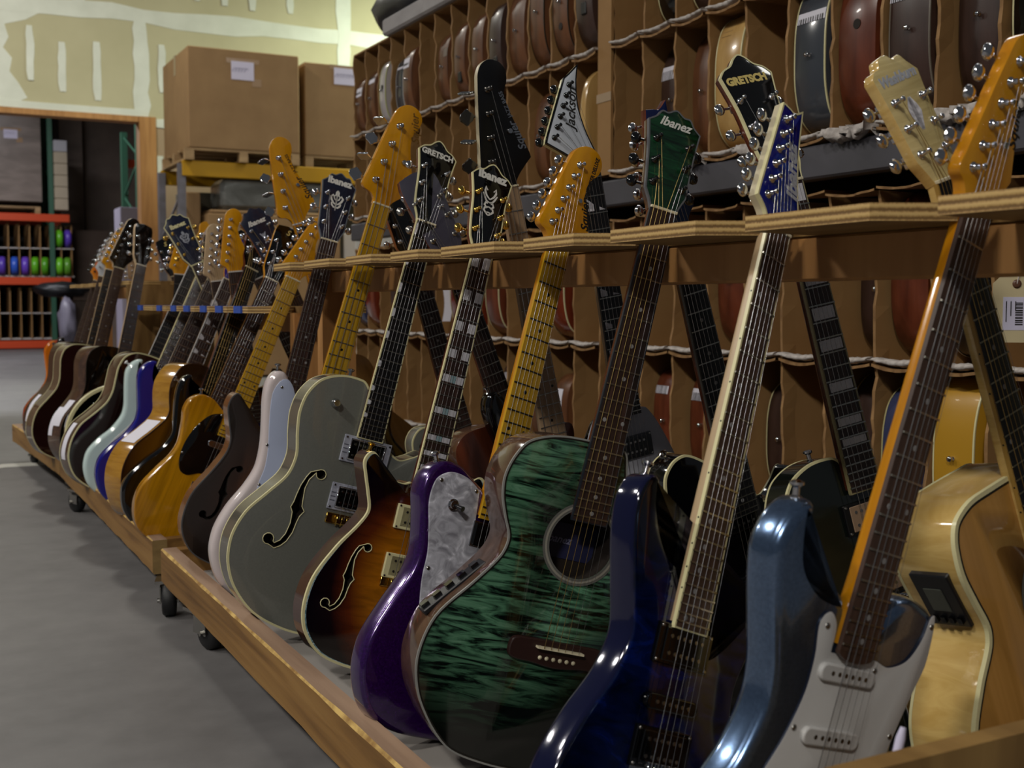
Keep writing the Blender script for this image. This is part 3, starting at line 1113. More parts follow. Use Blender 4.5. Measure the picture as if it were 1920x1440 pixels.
# body outlines, millimetres, y from the end of the body
OUT = {
    'strat': [(0, 0), (-60, 4), (-108, 26), (-142, 72), (-152, 125), (-135, 178), (-110, 225), (-97, 275), (-101, 308), (-114, 342), (-134, 392), (-142, 424), (-135, 452), (-120, 471), (-105, 474), (-101, 452), (-90, 420), (-66, 402), (-42, 397), (-30, 398, 'c'), (-30, 392, 'c'), (28, 370, 'c'), (40, 384), (59, 403), (80, 411), (100, 409), (127, 398), (137, 374), (130, 342), (116, 304), (113, 262), (122, 213), (145, 172), (158, 122), (150, 66), (112, 24), (60, 3)],
    'tele': [(0, 0), (-80, 4), (-130, 26), (-158, 78), (-160, 130), (-140, 185), (-118, 235), (-112, 272), (-122, 322), (-133, 362), (-127, 394), (-104, 414), (-72, 413), (-44, 398), (-29, 390, 'c'), (28, 340, 'c'),
             (34, 312), (56, 298), (84, 308), (106, 342), (126, 366), (141, 358), (136, 312), (118, 272), (115, 236), (140, 186), (158, 132), (156, 74), (126, 24), (80, 4)],
    'rg': [(0, 0), (-70, 5), (-118, 36), (-146, 90), (-145, 132), (-121, 190), (-92, 240), (-81, 285), (-94, 331), (-112, 387), (-118, 425), (-112, 450), (-100, 461), (-90, 458), (-84, 432), (-66, 400), (-48, 382), (-34, 376), (-29, 370, 'c'), (29, 290, 'c'), (50, 288), (80, 315), (108, 350), (124, 372), (133, 366), (131, 340), (121, 300), (109, 252), (118, 205), (146, 150), (154, 94), (125, 36), (70, 4)],
    'bass': [(0, 0), (-70, 6), (-122, 36), (-155, 92), (-160, 145), (-146, 200), (-122, 250), (-108, 295), (-110, 345), (-122, 400), (-134, 450), (-136, 485), (-124, 510), (-104, 512), (-86, 488), (-68, 440), (-50, 400), (-32, 372, 'c'),
             (32, 330, 'c'), (50, 318), (78, 338), (104, 372), (124, 395), (140, 388), (143, 358), (130, 305), (112, 262), (114, 220), (140, 168), (158, 118), (150, 62), (108, 22), (60, 4)],
    'hollow': [(0, -2), (-70, 2), (-140, 24), (-190, 66), (-215, 112), (-221, 162), (-206, 213), (-172, 260), (-144, 300), (-137, 340), (-147, 385), (-153, 425), (-147, 464), (-125, 498), (-85, 517), (-40, 518), (-26, 508), (-26, 500, 'c'), (26, 490, 'c'), (28, 445), (44, 402), (78, 380), (110, 392), (136, 408), (150, 400), (152, 380), (142, 345), (141, 310), (172, 260), (206, 213), (221, 162), (215, 112), (190, 66), (140, 24), (70, 2)],
    'semi': [(0, 0), (-70, 4), (-125, 20), (-160, 55), (-173, 97), (-168, 150), (-138, 212), (-108, 256), (-96, 284), (-106, 316), (-118, 345), (-126, 370), (-115, 388), (-100, 380), (-86, 361), (-64, 348), (-40, 345), (-28, 350, 'c'), (28, 350, 'c'), (40, 345), (64, 348), (86, 361), (100, 380), (115, 388), (126, 370), (118, 345), (106, 316), (96, 284), (108, 256), (138, 212), (168, 150), (173, 97), (160, 55), (125, 20), (70, 4)],
    'acoustic': [(0, -2), (-70, 2), (-130, 18), (-182, 74), (-201, 130), (-190, 192), (-146, 250), (-117, 292), (-112, 318), (-124, 345), (-135, 372), (-139, 400), (-132, 430), (-116, 456), (-85, 471), (-50, 477), (0, 478), (34, 474), (44, 446), (54, 412), (80, 388), (110, 386), (132, 392), (141, 380), (134, 352), (114, 322), (117, 292), (146, 250), (190, 192), (201, 130), (182, 74), (130, 18), (70, 2)],
    'dread': [(0, 0), (-70, 3), (-140, 24), (-184, 74), (-198, 134), (-190, 194), (-160, 250), (-138, 296), (-134, 336), (-142, 384), (-148, 424), (-140, 466), (-110, 494), (-64, 504), (0, 506), (64, 504), (110, 494), (140, 466), (148, 424), (142, 384), (134, 336), (138, 296), (160, 250), (190, 194), (198, 134), (184, 74), (140, 24), (70, 3)],
    'singlecut': [(0, 0), (-70, 4), (-122, 26), (-158, 76), (-168, 126), (-154, 182), (-124, 230), (-108, 272), (-110, 312), (-126, 356), (-134, 394), (-124, 424), (-98, 440), (-62, 440), (-28, 432), (-28, 420, 'c'), (28, 405, 'c'), (30, 372), (48, 342), (78, 334), (106, 352), (128, 372), (142, 364), (140, 340), (122, 300), (108, 266), (124, 230), (154, 182), (168, 126), (158, 76), (122, 26), (70, 4)],
    'jumbo': [(0, 0), (-80, 4), (-150, 34), (-200, 100), (-215, 170), (-207, 250), (-172, 300), (-140, 333), (-134, 352), (-143, 385), (-153, 425), (-150, 462), (-137, 484), (-105, 496), (-66, 497), (0, 495), (36, 490), (46, 460), (58, 425), (84, 402), (116, 400), (140, 408), (150, 396), (142, 372), (134, 345), (144, 330), (172, 300), (207, 250), (215, 170), (200, 100), (150, 34), (80, 4)],
    'semi_big': [(0, 0), (-80, 6), (-140, 26), (-172, 62), (-184, 102), (-177, 165), (-142, 230), (-120, 278), (-117, 310), (-130, 350), (-141, 385), (-137, 412), (-123, 424), (-110, 408), (-102, 380), (-84, 352), (-58, 340), (-29, 346, 'c'), (29, 346, 'c'), (58, 340), (84, 352), (102, 380), (110, 408), (123, 424), (137, 412), (141, 385), (130, 350), (117, 310), (120, 278), (142, 230), (177, 165), (184, 102), (172, 62), (140, 26), (80, 6)],
    'round_single': [(0, 0), (-70, 4), (-122, 26), (-158, 76), (-166, 126), (-152, 182), (-124, 240), (-113, 290), (-117, 330), (-127, 364), (-131, 400), (-125, 435), (-104, 456), (-78, 460), (-52, 444), (-32, 424), (-28, 415, 'c'), (28, 400, 'c'), (30, 372), (48, 342), (78, 334), (106, 352), (128, 372), (142, 364), (140, 340), (122, 300), (113, 266), (124, 240), (152, 182), (166, 126), (158, 76), (122, 26), (70, 4)],
    'vee': [(0, 150), (-60, 60), (-118, -20), (-150, -50), (-178, -40), (-176, 0), (-140, 120), (-108, 260), (-76, 350), (-48, 398), (-29, 402, 'c'), (29, 402, 'c'), (48, 398), (76, 350), (108, 260), (140, 120), (176, 0), (178, -40), (150, -50), (118, -20), (60, 60)],
}
# headstocks, y up from the nut
HEAD = {
    'strat': [(-21.5, 0, 'c'), (-22.5, 9), (-29, 19), (-39, 25), (-42, 32), (-38, 48), (-9, 176), (1, 190), (15, 196), (31, 191), (40, 177), (40, 160), (31, 147), (24, 132), (26, 112), (34, 88), (41, 62), (45, 46, 'c'), (38, 34), (27, 20), (22, 10), (21.5, 0, 'c')],
    'cbs': [(-21.5, 0, 'c'), (-22.5, 9), (-30, 18), (-42, 24), (-46, 32), (-42, 48), (-12, 178), (0, 197), (20, 205), (40, 198), (50, 180), (47, 160), (36, 145), (30, 128), (32, 108), (40, 84), (49, 58), (54, 42, 'c'), (44, 31), (28, 20), (22, 10), (21.5, 0, 'c')],
    'pbass': [(-20, 0, 'c'), (-21, 12), (-33, 24), (-50, 30), (-56, 40), (-53, 62), (-26, 228), (-14, 250), (6, 259), (28, 252), (40, 234), (38, 212), (29, 192), (30, 165), (40, 130), (52, 96), (62, 66), (64, 54, 'c'), (50, 42), (33, 26), (22, 12), (20, 0, 'c')],
    'ibz_six': [(-21.5, 0, 'c'), (-23, 10), (-30, 22), (-44, 34, 'c'), (-42, 46), (-10, 190, 'c'), (4, 188), (14, 186), (30, 198, 'c'), (29, 176), (28, 130), (31, 80), (39, 30, 'c'), (31, 22, 'c'), (24, 12), (21.5, 0, 'c')],
    'jackson': [(-21.5, 0, 'c'), (-34, 4), (-50, 16), (-80, 38, 'c'), (-74, 50), (-6, 158, 'c'), (8, 166), (32, 182, 'c'), (20, 152), (11, 118), (8, 92), (11, 50), (19, 14), (21.5, 0, 'c')],
    'gretsch': [(-21.5, 0, 'c'), (-24, 12), (-31, 30), (-34, 60), (-36, 110), (-44, 156, 'c'), (-34, 166), (-20, 172), (-10, 182), (0, 187), (10, 182), (20, 172), (34, 166), (44, 156, 'c'), (36, 110), (34, 60), (31, 30), (24, 12), (21.5, 0, 'c')],
    'ibz': [(-21.5, 0, 'c'), (-25, 12), (-34, 32, 'c'), (-36, 70), (-39, 110), (-44, 150, 'c'), (-32, 160), (-24, 172), (-14, 172), (0, 180), (14, 172), (24, 172), (32, 160), (44, 150, 'c'), (39, 110), (36, 70), (34, 32, 'c'), (25, 12), (21.5, 0, 'c')],
    'wash': [(-21.5, 0, 'c'), (-26, 14), (-35, 36, 'c'), (-37, 80), (-39, 120), (-43, 158, 'c'), (-36, 168), (-24, 172), (-18, 184), (-4, 188), (8, 180), (20, 184), (30, 172), (43, 158, 'c'), (39, 120), (37, 80), (35, 36, 'c'), (26, 14), (21.5, 0, 'c')],
    'plain3': [(-21.5, 0, 'c'), (-25, 12), (-34, 34), (-37, 90), (-40, 150), (-36, 170, 'c'), (0, 178), (36, 170, 'c'), (40, 150), (37, 90), (34, 34), (25, 12), (21.5, 0, 'c')],
    'banjo': [(-16, 0, 'c'), (-20, 14), (-32, 30), (-34, 80), (-26, 120), (-32, 150), (-14, 168), (0, 160), (14, 168), (32, 150), (26, 120), (34, 80), (32, 30), (20, 14), (16, 0, 'c')],
}
SIX = [(-22 + 5.4 * k, 37 + 25.0 * k, -1) for k in range(6)]
SIXJ = [(-60 + 12.2 * k, 46 + 19.4 * k, -1) for k in range(6)]
FOUR = [(-30 + 7.0 * k, 56 + 48.0 * k, -1) for k in range(4)]
TRI = [(-24, 44, -1), (-25.5, 82, -1), (-27, 120, -1), (27, 120, 1), (25.5, 82, 1), (24, 44, 1)]
POSTS = {'strat': SIX, 'cbs': SIX, 'ibz_six': [(-26 + 4.6 * k, 42 + 25 * k, -1) for k in range(6)], 'jackson': SIXJ, 'pbass': FOUR, 'gretsch': TRI, 'ibz': TRI, 'wash': TRI, 'plain3': TRI, 'banjo': [(-20, 50, -1), (-22, 95, -1), (22, 95, 1), (20, 50, 1)]}
EDGE = {'strat': 20, 'cbs': 21, 'pbass': 26, 'ibz_six': 17, 'jackson': 14, 'gretsch': 16, 'ibz': 16, 'wash': 16, 'plain3': 16, 'banjo': 14}

_cache = {}


def tuner_mesh(kind, d, mat, peg=None):
    """post and bush on the face, gear box behind, button d mm out to -x"""
    key = (kind, d, mat.name)
    if key in _cache:
        return _cache[key]
    k = .001
    mb = MB()
    s = 1.35 if kind == 'bass' else 1.0
    mb.lathe([(5.6 * k * s, 0), (5.6 * k * s, 1.6 * k), (4.2 * k * s, 2.6 * k), (3.2 * k * s, 3 * k), (3.2 * k * s, 8.5 * k * s), (2.4 * k * s, 9.5 * k * s), (2.4 * k * s, 11 * k * s), (3.4 * k * s, 12 * k * s), (3.4 * k * s, 14.5 * k * s), (2.0 * k * s, 15.5 * k * s)], 14)
    mb.box((-7 * k * s, -8 * k * s, -22 * k), (7 * k * s, 8 * k * s, -14 * k), 0, None, .0015)
    mb.tube([(-5 * k, 0, -18 * k), (-(d + 2) * k, 0, -18 * k)], 2.0 * k, 6)
    M = Matrix.Translation((-(d + 9) * k, 0, -18 * k)) @ Matrix.Rotation(R(90), 4, 'Y')
    mb.lathe([(.0015, -8 * k), (5.5 * k, -6.5 * k), (8 * k, -1 * k), (8 * k, 3 * k), (5 * k, 7 * k), (2.4 * k, 8.5 * k)], 12, 0, M @ Matrix.Diagonal((.62, 1.15, 1, 1)))
    o = mb.build('tuner', mat)
    me = o.data
    bpy.data.objects.remove(o)
    _cache[key] = me
    return me


def bass_tuner(d, mat, tilt):
    key = ('bass', d, mat.name, tilt)
    if key in _cache:
        return _cache[key]
    k = .001
    mb = MB()
    s = 1.35
    mb.lathe([(7.4 * k, 0), (7.4 * k, 2 * k), (6 * k, 3 * k), (4.6 * k, 4 * k), (4.6 * k, 9 * k), (3.8 * k, 10 * k), (3.8 * k, 12 * k), (5.4 * k, 13 * k), (5.4 * k, 16 * k), (3 * k, 17 * k)], 14)
    mb.box((-10 * k, -12 * k, -24 * k), (10 * k, 12 * k, -14 * k), 0, None, .002)
    mb.tube([(-5 * k, 0, -18 * k), (-(d + 4) * k, 0, -18 * k)], 2.6 * k, 6)
    sub = MB()
    poly = []
    for q in range(28):
        a = 2 * math.pi * q / 28
        r = 14.5 + 1.8 * math.cos(4 * a) + 2.4 * math.cos(2 * a)
        poly.append((r * .9 * math.cos(a) * k, r * 1.25 * math.sin(a) * k))
    slab(sub, poly, 2 * k, -2 * k, .0016, .0016, 2)
    M = Matrix.Translation((-(d + 15) * k, 0, -18 * k)) @ Matrix.Rotation(R(tilt), 4, 'X')
    mb.add(sub.v, sub.f, 0, True, M)
    o = mb.build('tuner', mat)
    me = o.data
    bpy.data.objects.remove(o)
    _cache[key] = me
    return me


def unit_bar(name, mat):
    """fret wire or inlay block of unit size, shared"""
    key = (name, mat.name)
    if key not in _cache:
        mb = MB()
        mb.box((-.5, -.5, 0), (.5, .5, 1))
        o = mb.build(name, mat)
        _cache[key] = o.data
        bpy.data.objects.remove(o)
    return _cache[key]


def disc(name, r, h, mat, n=12):
    key = (name, r, h, mat.name)
    if key not in _cache:
        mb = MB()
        mb.lathe([(r, 0), (r, h * .7), (r * .85, h)], n)
        o = mb.build(name, mat)
        _cache[key] = o.data
        bpy.data.objects.remove(o)
    return _cache[key]


def screw_mesh():
    if 'screw' not in _cache:
        mb = MB()
        mb.lathe([(.0034, 0), (.0030, .0009), (.0012, .0014)], 10)
        mb.box((-.0022, -.0003, .0012), (.0022, .0003, .0016), 1)
        o = mb.build('screw', [steel, black])
        _cache['screw'] = o.data
        bpy.data.objects.remove(o)
    return _cache['screw']


def fhole_poly(mirror=False, k=1.0):
    """S-shaped sound hole, millimetres about its centre; top eye on the inner (right) side"""
    def eye(c, rad, a0, a1, n=10):
        return [(c[0] + rad * math.cos(R(a0 + (a1 - a0) * j / (n - 1))), c[1] + rad * math.sin(R(a0 + (a1 - a0) * j / (n - 1)))) for j in range(n)]
    out = [(10, 71.8), (4, 61), (-2.6, 43), (-6.3, 25), (-8.4, 8.5), (-12, -3), (-6.5, -12), (-4.7, -33.6), (-8.6, -55.8), (-16.6, -71.2), (-26.8, -78)]
    out += eye((-39.5, -72), 11, -15, 285)
    out += [(-24, -88), (-12.5, -81), (-3.1, -70), (4.6, -51), (7, -31), (10, -17.7), (17, -6.6), (10, 2), (8.2, 18.6), (6.8, 38.6), (10.9, 56.8), (21.5, 73)]
    out += eye((32, 71.3), 10, 185, 470)
    out = [(x * k * (-1 if mirror else 1), y * k) for x, y in out]
    return out


def bool_cut(o, polys, depth, dark):
    """cut pockets through the top of a body"""
    mb = MB()
    for p, ztop in polys:
        mb.prism(p, ztop - depth, ztop + .05)
    c = mb.build('cutter', dark, o.parent)
    merge(c, 1e-6)
    md = o.modifiers.new('cut', 'BOOLEAN')
    md.operation = 'DIFFERENCE'
    md.object = c
    md.solver = 'EXACT'
    md.material_mode = 'TRANSFER'
    dg = bpy.context.evaluated_depsgraph_get()
    dg.update()
    me = bpy.data.meshes.new_from_object(o.evaluated_get(dg))
    o.modifiers.clear()
    old = o.data
    o.data = me
    bpy.data.meshes.remove(old)
    bpy.data.objects.remove(c)


hole_dark = plain('hole_shade', '#1c120a', .8)  # dark brown stands in for the shade inside the shallow cut holes
fret_mat = plain('fret_wire', '#a8a49a', .25, 1.0)
string_plain = plain('string_steel', '#b9b9ba', .25, 1.0)
string_bronze = plain('string_bronze', '#b49a62', .35, 1.0)
pearl_inlay = pearl('inlay_pearl', [(.3, '#9b9aa2'), (.6, '#d8d7de')], 90)
abalone = pearl('inlay_abalone', [(.3, '#3f5b66'), (.5, '#7fa3ad'), (.65, '#b9c4c6')], 140)
dot_grey = plain('dot_grey', '#8b8a8a', .3)
dot_black = plain('dot_black', '#0c0b0a', .35)
rosewood = grain('rosewood', [(.3, '#1c1210'), (.55, '#33211c'), (.75, '#4a322a')], (120, 6, 60), rough=.42, dist=.4)
rosewood_l = grain('rosewood_light', [(.3, '#33231c'), (.6, '#4d372c'), (.8, '#644a3c')], (120, 6, 60), rough=.42, dist=.4)
ebony = grain('ebony', [(.3, '#08080a'), (.7, '#151416')], (120, 6, 60), rough=.35)
maple_amber = grain('amber_maple', [(.25, '#a8670a'), (.5, '#bd7d0e'), (.75, '#cb8c18')], (90, 7, 40), rough=.16, coat=.5, dist=.6)
maple_gold = grain('gold_maple', [(.25, '#a07a10'), (.5, '#bd9220'), (.75, '#c99f30')], (110, 5, 40), rough=.2, coat=.4, dist=.4)
maple_pale = grain('pale_maple', [(.3, '#a58b68'), (.7, '#bfa583')], (90, 5, 30), rough=.35)
maple_nat = grain('satin_maple', [(.3, '#8c7358'), (.7, '#a68c70')], (90, 5, 30), rough=.4)
mahog = grain('mahogany', [(.3, '#3f1c0e'), (.7, '#6b3520')], (40, 4, 40), rough=.25, coat=.3)


def guitar(name, label, group, nut, ang, sp, cat='guitar'):
    k = .001
    B, L = sp['B'], sp['L']
    M = pose(nut, *ang, B)
    g = empty(name, M, label, cat, group)
    nf = sp.get('nf', 22)
    nw, hw = sp.get('nw', 43), sp.get('hw', 56)
    fbl = fret(nf, L) + sp.get('fbx', 7)
    topw = sp.get('top', -11)             # body face below the fretboard face
    th = sp.get('th', 44)
    hi = sp.get('detail', 2)
    # ---- body
    ol = OUT[sp['body']]
    kx, ky = sp.get('bk', (1, 1))
    poly = spline(mm([(p[0] * kx, p[1] * ky) + tuple(p[2:]) for p in ol]), 6)
    mb = MB()
    rt = sp.get('rt', 0.0) * k
    zt = topw * k
    dome = sp.get('dome', 0) * k
    slab(mb, poly, zt, zt - th * k, rt, sp.get('rb', sp.get('rt', 0)) * k, 4, 0, 1, None, dome, (0, .13, .30) if dome else None)
    mats = [sp['face'], sp.get('side', sp['face'])]
    body = mb.build('body', mats, g)
    merge(body)
    body.data.set_sharp_from_angle(angle=R(38))
    holes = []
    for (hx, hy, mir, hk) in sp.get('fholes', ()):
        holes.append(([((x + hx) * k, (y + hy) * k) for x, y in fhole_poly(mir, hk)], zt + dome))
    if 'hole' in sp:
        hx, hy, hr = sp['hole']
        holes.append(([((hx + hr * math.cos(q * math.pi / 20)) * k, (hy + hr * math.sin(q * math.pi / 20)) * k) for q in range(40)], zt))
    if holes:
        bool_cut(body, holes, (th - 8) * k * (.75 if 'hole' in sp else .55) + dome, sp.get('inside', hole_dark))
    if sp.get('fholes') and sp.get('fbind'):
        for p, z in holes:
            if area(p) < 0:
                p = p[::-1]
            r = MB()
            # the rim follows the arch: sample the height of the dome near the rim
            pts = []
            for x, y in p:
                hit = body.ray_cast(Vector((x * 1.0, y, .05)), Vector((0, 0, -1)))
                pts.append((x, y))
            zr = zt + dome * .62
            r.tube([(x, y, dome_h(poly, rt, zt, dome, x, y) + .0004) for x, y in p], .0010, 5, 0, False, None, True)
            r.build('f_hole_binding', sp['fbind'], g)
    # ---- binding rings
    for (w0, w1, dz, bm_) in sp.get('bind', ()):
        # ring on the rim: w0..w1 mm inside the outline, dz mm tall
        a = inset(poly, w0 * k)
        b = inset(poly, w1 * k)
        n = len(poly)
        z1, z0 = zt + .0006, zt - dz * k
        if dz < 0:
            z1, z0 = zt - th * k + 3.5 * k, zt - th * k - .0005
        vv = [(x, y, z0) for x, y in a] + [(x, y, z1) for x, y in a] + [(x, y, z1) for x, y in b] + [(x, y, z0) for x, y in b]
        ff = []
        for i in range(n):
            j = (i + 1) % n
            ff += [(i, j, n + j, n + i), (n + i, n + j, 2 * n + j, 2 * n + i), (2 * n + i, 2 * n + j, 3 * n + j, 3 * n + i), (3 * n + i, 3 * n + j, j, i)]
        r = MB()
        r.add(vv, ff, 0, False)
        r.build('binding', bm_, g)
    # ---- neck
    nm = sp['neck']
    mb = MB()
    secs = []
    heel = B - fbl + sp.get('heel', 0)
    for (v, dep) in ((B + 2, 15), (B - 30, 15), (B - 150, 16), (heel + 75, 18), (heel + 40, 20), (heel + 5, sp.get('heel_d', 20))):
        wv = (nw + (hw - nw) * min(1, (B - v) / fbl)) / 2 * .985
        ring = []
        for q in range(11):
            a = math.pi * q / 10
            e = .5
            ring.append((wv * math.copysign(abs(math.cos(a)) ** e, math.cos(a)), v, -5.5 - dep * abs(math.sin(a)) ** e))
        secs.append(ring)
    vv, ff = [], []
    for s_ in secs:
        vv += [(a * k, b * k, c * k) for a, b, c in s_]
    for i in range(len(secs) - 1):
        for q in range(10):
            ff.append((i * 11 + q, i * 11 + q + 1, (i + 1) * 11 + q + 1, (i + 1) * 11 + q))
    ff.append(tuple(range(11)))
    ff.append(tuple(reversed(range((len(secs) - 1) * 11, len(secs) * 11))))
    mb.add(vv, ff, 0, True)
    mb.build('neck', nm, g, 50)
    # fretboard, slightly cambered
    mb = MB()
    fb = sp['fb']
    v0, v1 = B, B - fbl
    vv = []
    for v, wd in ((v0, nw / 2), (v1, hw / 2)):
        for a in (-1, -.6, -.2, .2, .6, 1):
            vv.append((wd * a * k, v * k, (0.0 - 1.2 * a * a) * k))
        vv += [(wd * k, v * k, -6 * k), (-wd * k, v * k, -6 * k)]
    ff = [(i, i + 8, i + 9, i + 1) for i in range(5)] + [(5, 13, 14, 6), (7, 15, 8, 0)] + [(0, 1, 2, 3, 4, 5, 6, 7), (15, 14, 13, 12, 11, 10, 9, 8)]
    mb.add(vv, [f[::-1] for f in ff], 0)
    if sp.get('round_end'):
        pe = [(hw / 2 * math.cos(a_) * k, (v1 - 10 * math.sin(a_)) * k) for a_ in [math.pi * q / 10 for q in range(11)]]
        mb.prism(pe, -.007, -.0012)
    fo = mb.build('fretboard', fb, g)
    if 'fbbind' in sp:
        mb = MB()
        for s_ in (-1, 1):
            vv = []
            for v, wd in ((v0, nw / 2), (v1, hw / 2)):
                for dx, z in ((-1.8, -.9), (.5, -1.0), (.5, -6), (-1.8, -6)):
                    vv.append((s_ * (wd + dx) * k, v * k, z * k))
            mb.add(vv, [(0, 1, 5, 4), (1, 2, 6, 5), (2, 3, 7, 6), (3, 0, 4, 7), (0, 3, 2, 1), (4, 5, 6, 7)])
        mb.box((-hw / 2 * k, (v1 - 2) * k, -6 * k), (hw / 2 * k, v1 * k, -.8 * k))
        mb.build('fretboard_binding', sp['fbbind'], fo)
    um = unit_bar('fret', sp.get('fret_mat', fret_mat))
    for n in range(1, nf + 1):
        f = fret(n, L)
        wd = nw + (hw - nw) * f / fbl
        o = link('fret', um, fo)
        o.location = (0, (B - f) * k, -.0012)
        o.scale = (wd * .985 * k, .0021, .0022)
    # inlays
    ik = sp.get('inlay', 'dot')
    im = sp.get('inlay_mat', dot_grey)
    for n in sp.get('inlay_at', (3, 5, 7, 9, 12, 15, 17, 19, 21)):
        if n > nf:
            continue
        v = (B - (fret(n, L) + fret(n - 1, L)) / 2)
        gap = fret(n, L) - fret(n - 1, L)
        wd = nw + (hw - nw) * (B - v) / fbl
        off = sp.get('inlay_off', 0)
        if ik == 'dot':
            us = [off] if n not in (12, 24) else ([-.28 * wd + off, .28 * wd + off] if not off else [off - 5, off + 6])
            for u in us:
                o = link('inlay', disc('inlay', .0032, .0004, im), fo)
                o.location = (u * k, v * k, -.0003 - .0012 * (u / (wd / 2)) ** 2)
        elif ik == 'block':
            o = link('inlay', unit_bar('inlay', im), fo)
            o.location = (0, v * k, -.0010)
            o.scale = (wd * .80 * k, gap * .72 * k, .0013)
        elif ik == 'split':
            for (u, ww, m_) in ((-.27, .30, pearl_inlay), (0, .2, abalone), (.27, .30, pearl_inlay)):
                if m_ is abalone and n < 9:
                    continue
                o = link('inlay', unit_bar('inlay', m_), fo)
                o.location = (u * wd * k, v * k, -.0008)
                o.scale = (wd * ww * k, gap * .62 * k, .0010)
        elif ik == 'thumb':
            mb = MB()
            mb.prism([(-wd / 2 * k + .001, (v + gap * .36) * k), (-wd / 2 * k + .001, (v - gap * .36) * k)] + [((-wd / 2 + 1 + 9 * math.sin(a_)) * k, (v - gap * .36 * math.cos(a_)) * k) for a_ in [math.pi * q / 8 for q in range(1, 8)]], -.0016, -.0006)
            mb.build('inlay', pearl_inlay, fo)
        elif ik == 'shark':
            mb = MB()
            mb.prism([(-wd * .42 * k, (v + gap * .36) * k), (-wd * .42 * k, (v - gap * .36) * k), (wd * .42 * k, (v - gap * .36) * k), (-wd * .10 * k, (v + 0 * gap) * k)], -.0012, -.0001)
            mb.build('inlay', pearl_inlay, fo)
    # side dots on a bound board
    if sp.get('side_dots'):
        for n in (3, 5, 7, 9, 12, 15, 17, 19, 21):
            v = (B - (fret(n, L) + fret(n - 1, L)) / 2)
            wd = nw + (hw - nw) * (B - v) / fbl
            o = link('side_dot', disc('side_dot', .0012, .0004, dot_black, 8), fo)
            o.location = (-(wd / 2 + .5) * k, v * k, -.0034)
            o.rotation_euler = (0, R(-90), 0)
    # nut
    mb = MB()
    mb.box((-nw / 2 * k, B * k, -6 * k), (nw / 2 * k, (B + 4) * k, 1.6 * k), 0, None, .0005)
    mb.build('nut', sp.get('nut_mat', bone), g)
    # ---- headstock
    hk = sp['head']
    ha, hd = R(sp.get('hang', 0)), sp.get('hdrop', 6 if sp.get('hang', 0) == 0 else 3)
    hs = sp.get('hs', 1.0)
    hv = hs * sp.get('hv', 1.0)
    poly = spline(mm([(p[0] * hs, p[1] * hv) + tuple(p[2:]) for p in HEAD[hk]]), 5)
    mb = MB()
    slab(mb, poly, 0, -14.5 * k, .0008, .0008, 2, 0, 1)
    H = mb.build('headstock', [sp['hface'], sp.get('hside', nm)], g)
    merge(H)
    H.data.set_sharp_from_angle(angle=R(40))
    H.location = (0, B * k, -hd * k)
    H.rotation_euler = (-ha, 0, 0)
    if 'hbind' in sp:
        b = inset(poly, .0022)
        n = len(poly)
        vv = [(x, y, -.005) for x, y in inset(poly, -.0003)] + [(x, y, .0004) for x, y in inset(poly, -.0003)] + [(x, y, .0004) for x, y in b]
        r = MB()
        ff = []
        for i in range(n):
            j = (i + 1) % n
            ff += [(i, j, n + j, n + i), (n + i, n + j, 2 * n + j, 2 * n + i)]
        r.add(vv, ff)
        r.build('headstock_binding', sp['hbind'], H)
    tm = sp.get('tuner', chrome)
    posts = [(u * hs, v * hv, s_) for u, v, s_ in POSTS[hk]]
    for q, (u, v, s_) in enumerate(posts):
        if hk == 'pbass':
            o = link('tuner', bass_tuner(EDGE[hk] * hs, tm, (-15, 70, -25, 65)[q % 4] + sp.get('ttilt', 0)), H)
        else:
            o = link('tuner', tuner_mesh('std', EDGE[hk] * hs, tm), H)
        o.location = (u * k, v * k, 0)
        if s_ > 0:
            o.rotation_euler = (0, 0, math.pi)
    for (body_, size, u, v, rz, sh, bo, mt, sx) in sp.get('logo', ()):
        text_obj('logo', body_, size * k, mt, H, (u * k, v * k, .0002), R(rz), sh, bo, sx)
    if sp.get('tree'):
        for (u, v) in sp['tree']:
            o = link('string_guide', disc('string_guide', .006 if hk == 'pbass' else .0042, .006, chrome), H)
            o.location = (u * k, v * k, 0)
    # ---- strings
    ns = len(posts)
    sw = sp.get('bspan', 52)
    bz = sp.get('bridge_z', 9)
    bv = B - L + sp.get('bridge_dv', 0)
    rw = sp.get('gauge', (.55, .45, .36, .28, .24, .21)) if ns == 6 else (1.15, .95, .75, .55)
    order = list(range(ns))
    cm, sn = math.cos(ha), math.sin(ha)
    for q in order:
        a = q / (ns - 1) - .5
        un, ub = a * (nw - 8), a * sw
        pu, pv, ps = posts[q]
        inx = .003 if hk not in ('pbass',) else .004
        hz = 9.5
        pz = -hd - pv * sn + hz * cm
        pvv = B + pv * cm + hz * sn
        mb = MB()
        mb.tube([(pu * k + (inx if ps < 0 else -inx), pvv * k, pz * k), (un * k, (B + 2) * k, 1.7 * k), (ub * k, bv * k, bz * k)] + ([(ub * k, (bv - sp['tail']) * k, (bz - 6) * k)] if sp.get('tail') else []), rw[q] * sp.get('gk', 1.0) * k, 4, 0, False)
        mb.build('string', sp.get('wound', string_plain) if q < ns - (2 if ns == 6 else 0) - (0 if ns == 6 else 0) else string_plain, g)
    zf = zt + dome
    # ---- pickguards
    for (pts, pm, lift, scr) in sp.get('guards', ()):
        pg = spline(mm(pts), 5)
        mb = MB()
        slab(mb, pg, zf + (.0022 + lift * k), zf + lift * k, .0009, 0, 2, 0, 1)
        P = mb.build('pickguard', [pm, sp.get('guard_edge', pm)], g)
        merge(P)
        P.data.set_sharp_from_angle(angle=R(60))
        for (u, v) in scr:
            o = link('screw', screw_mesh(), P)
            o.location = (u * k, v * k, zf + .0022 + lift * k)
            o.rotation_euler = (0, 0, (u * 7 + v) % 3)
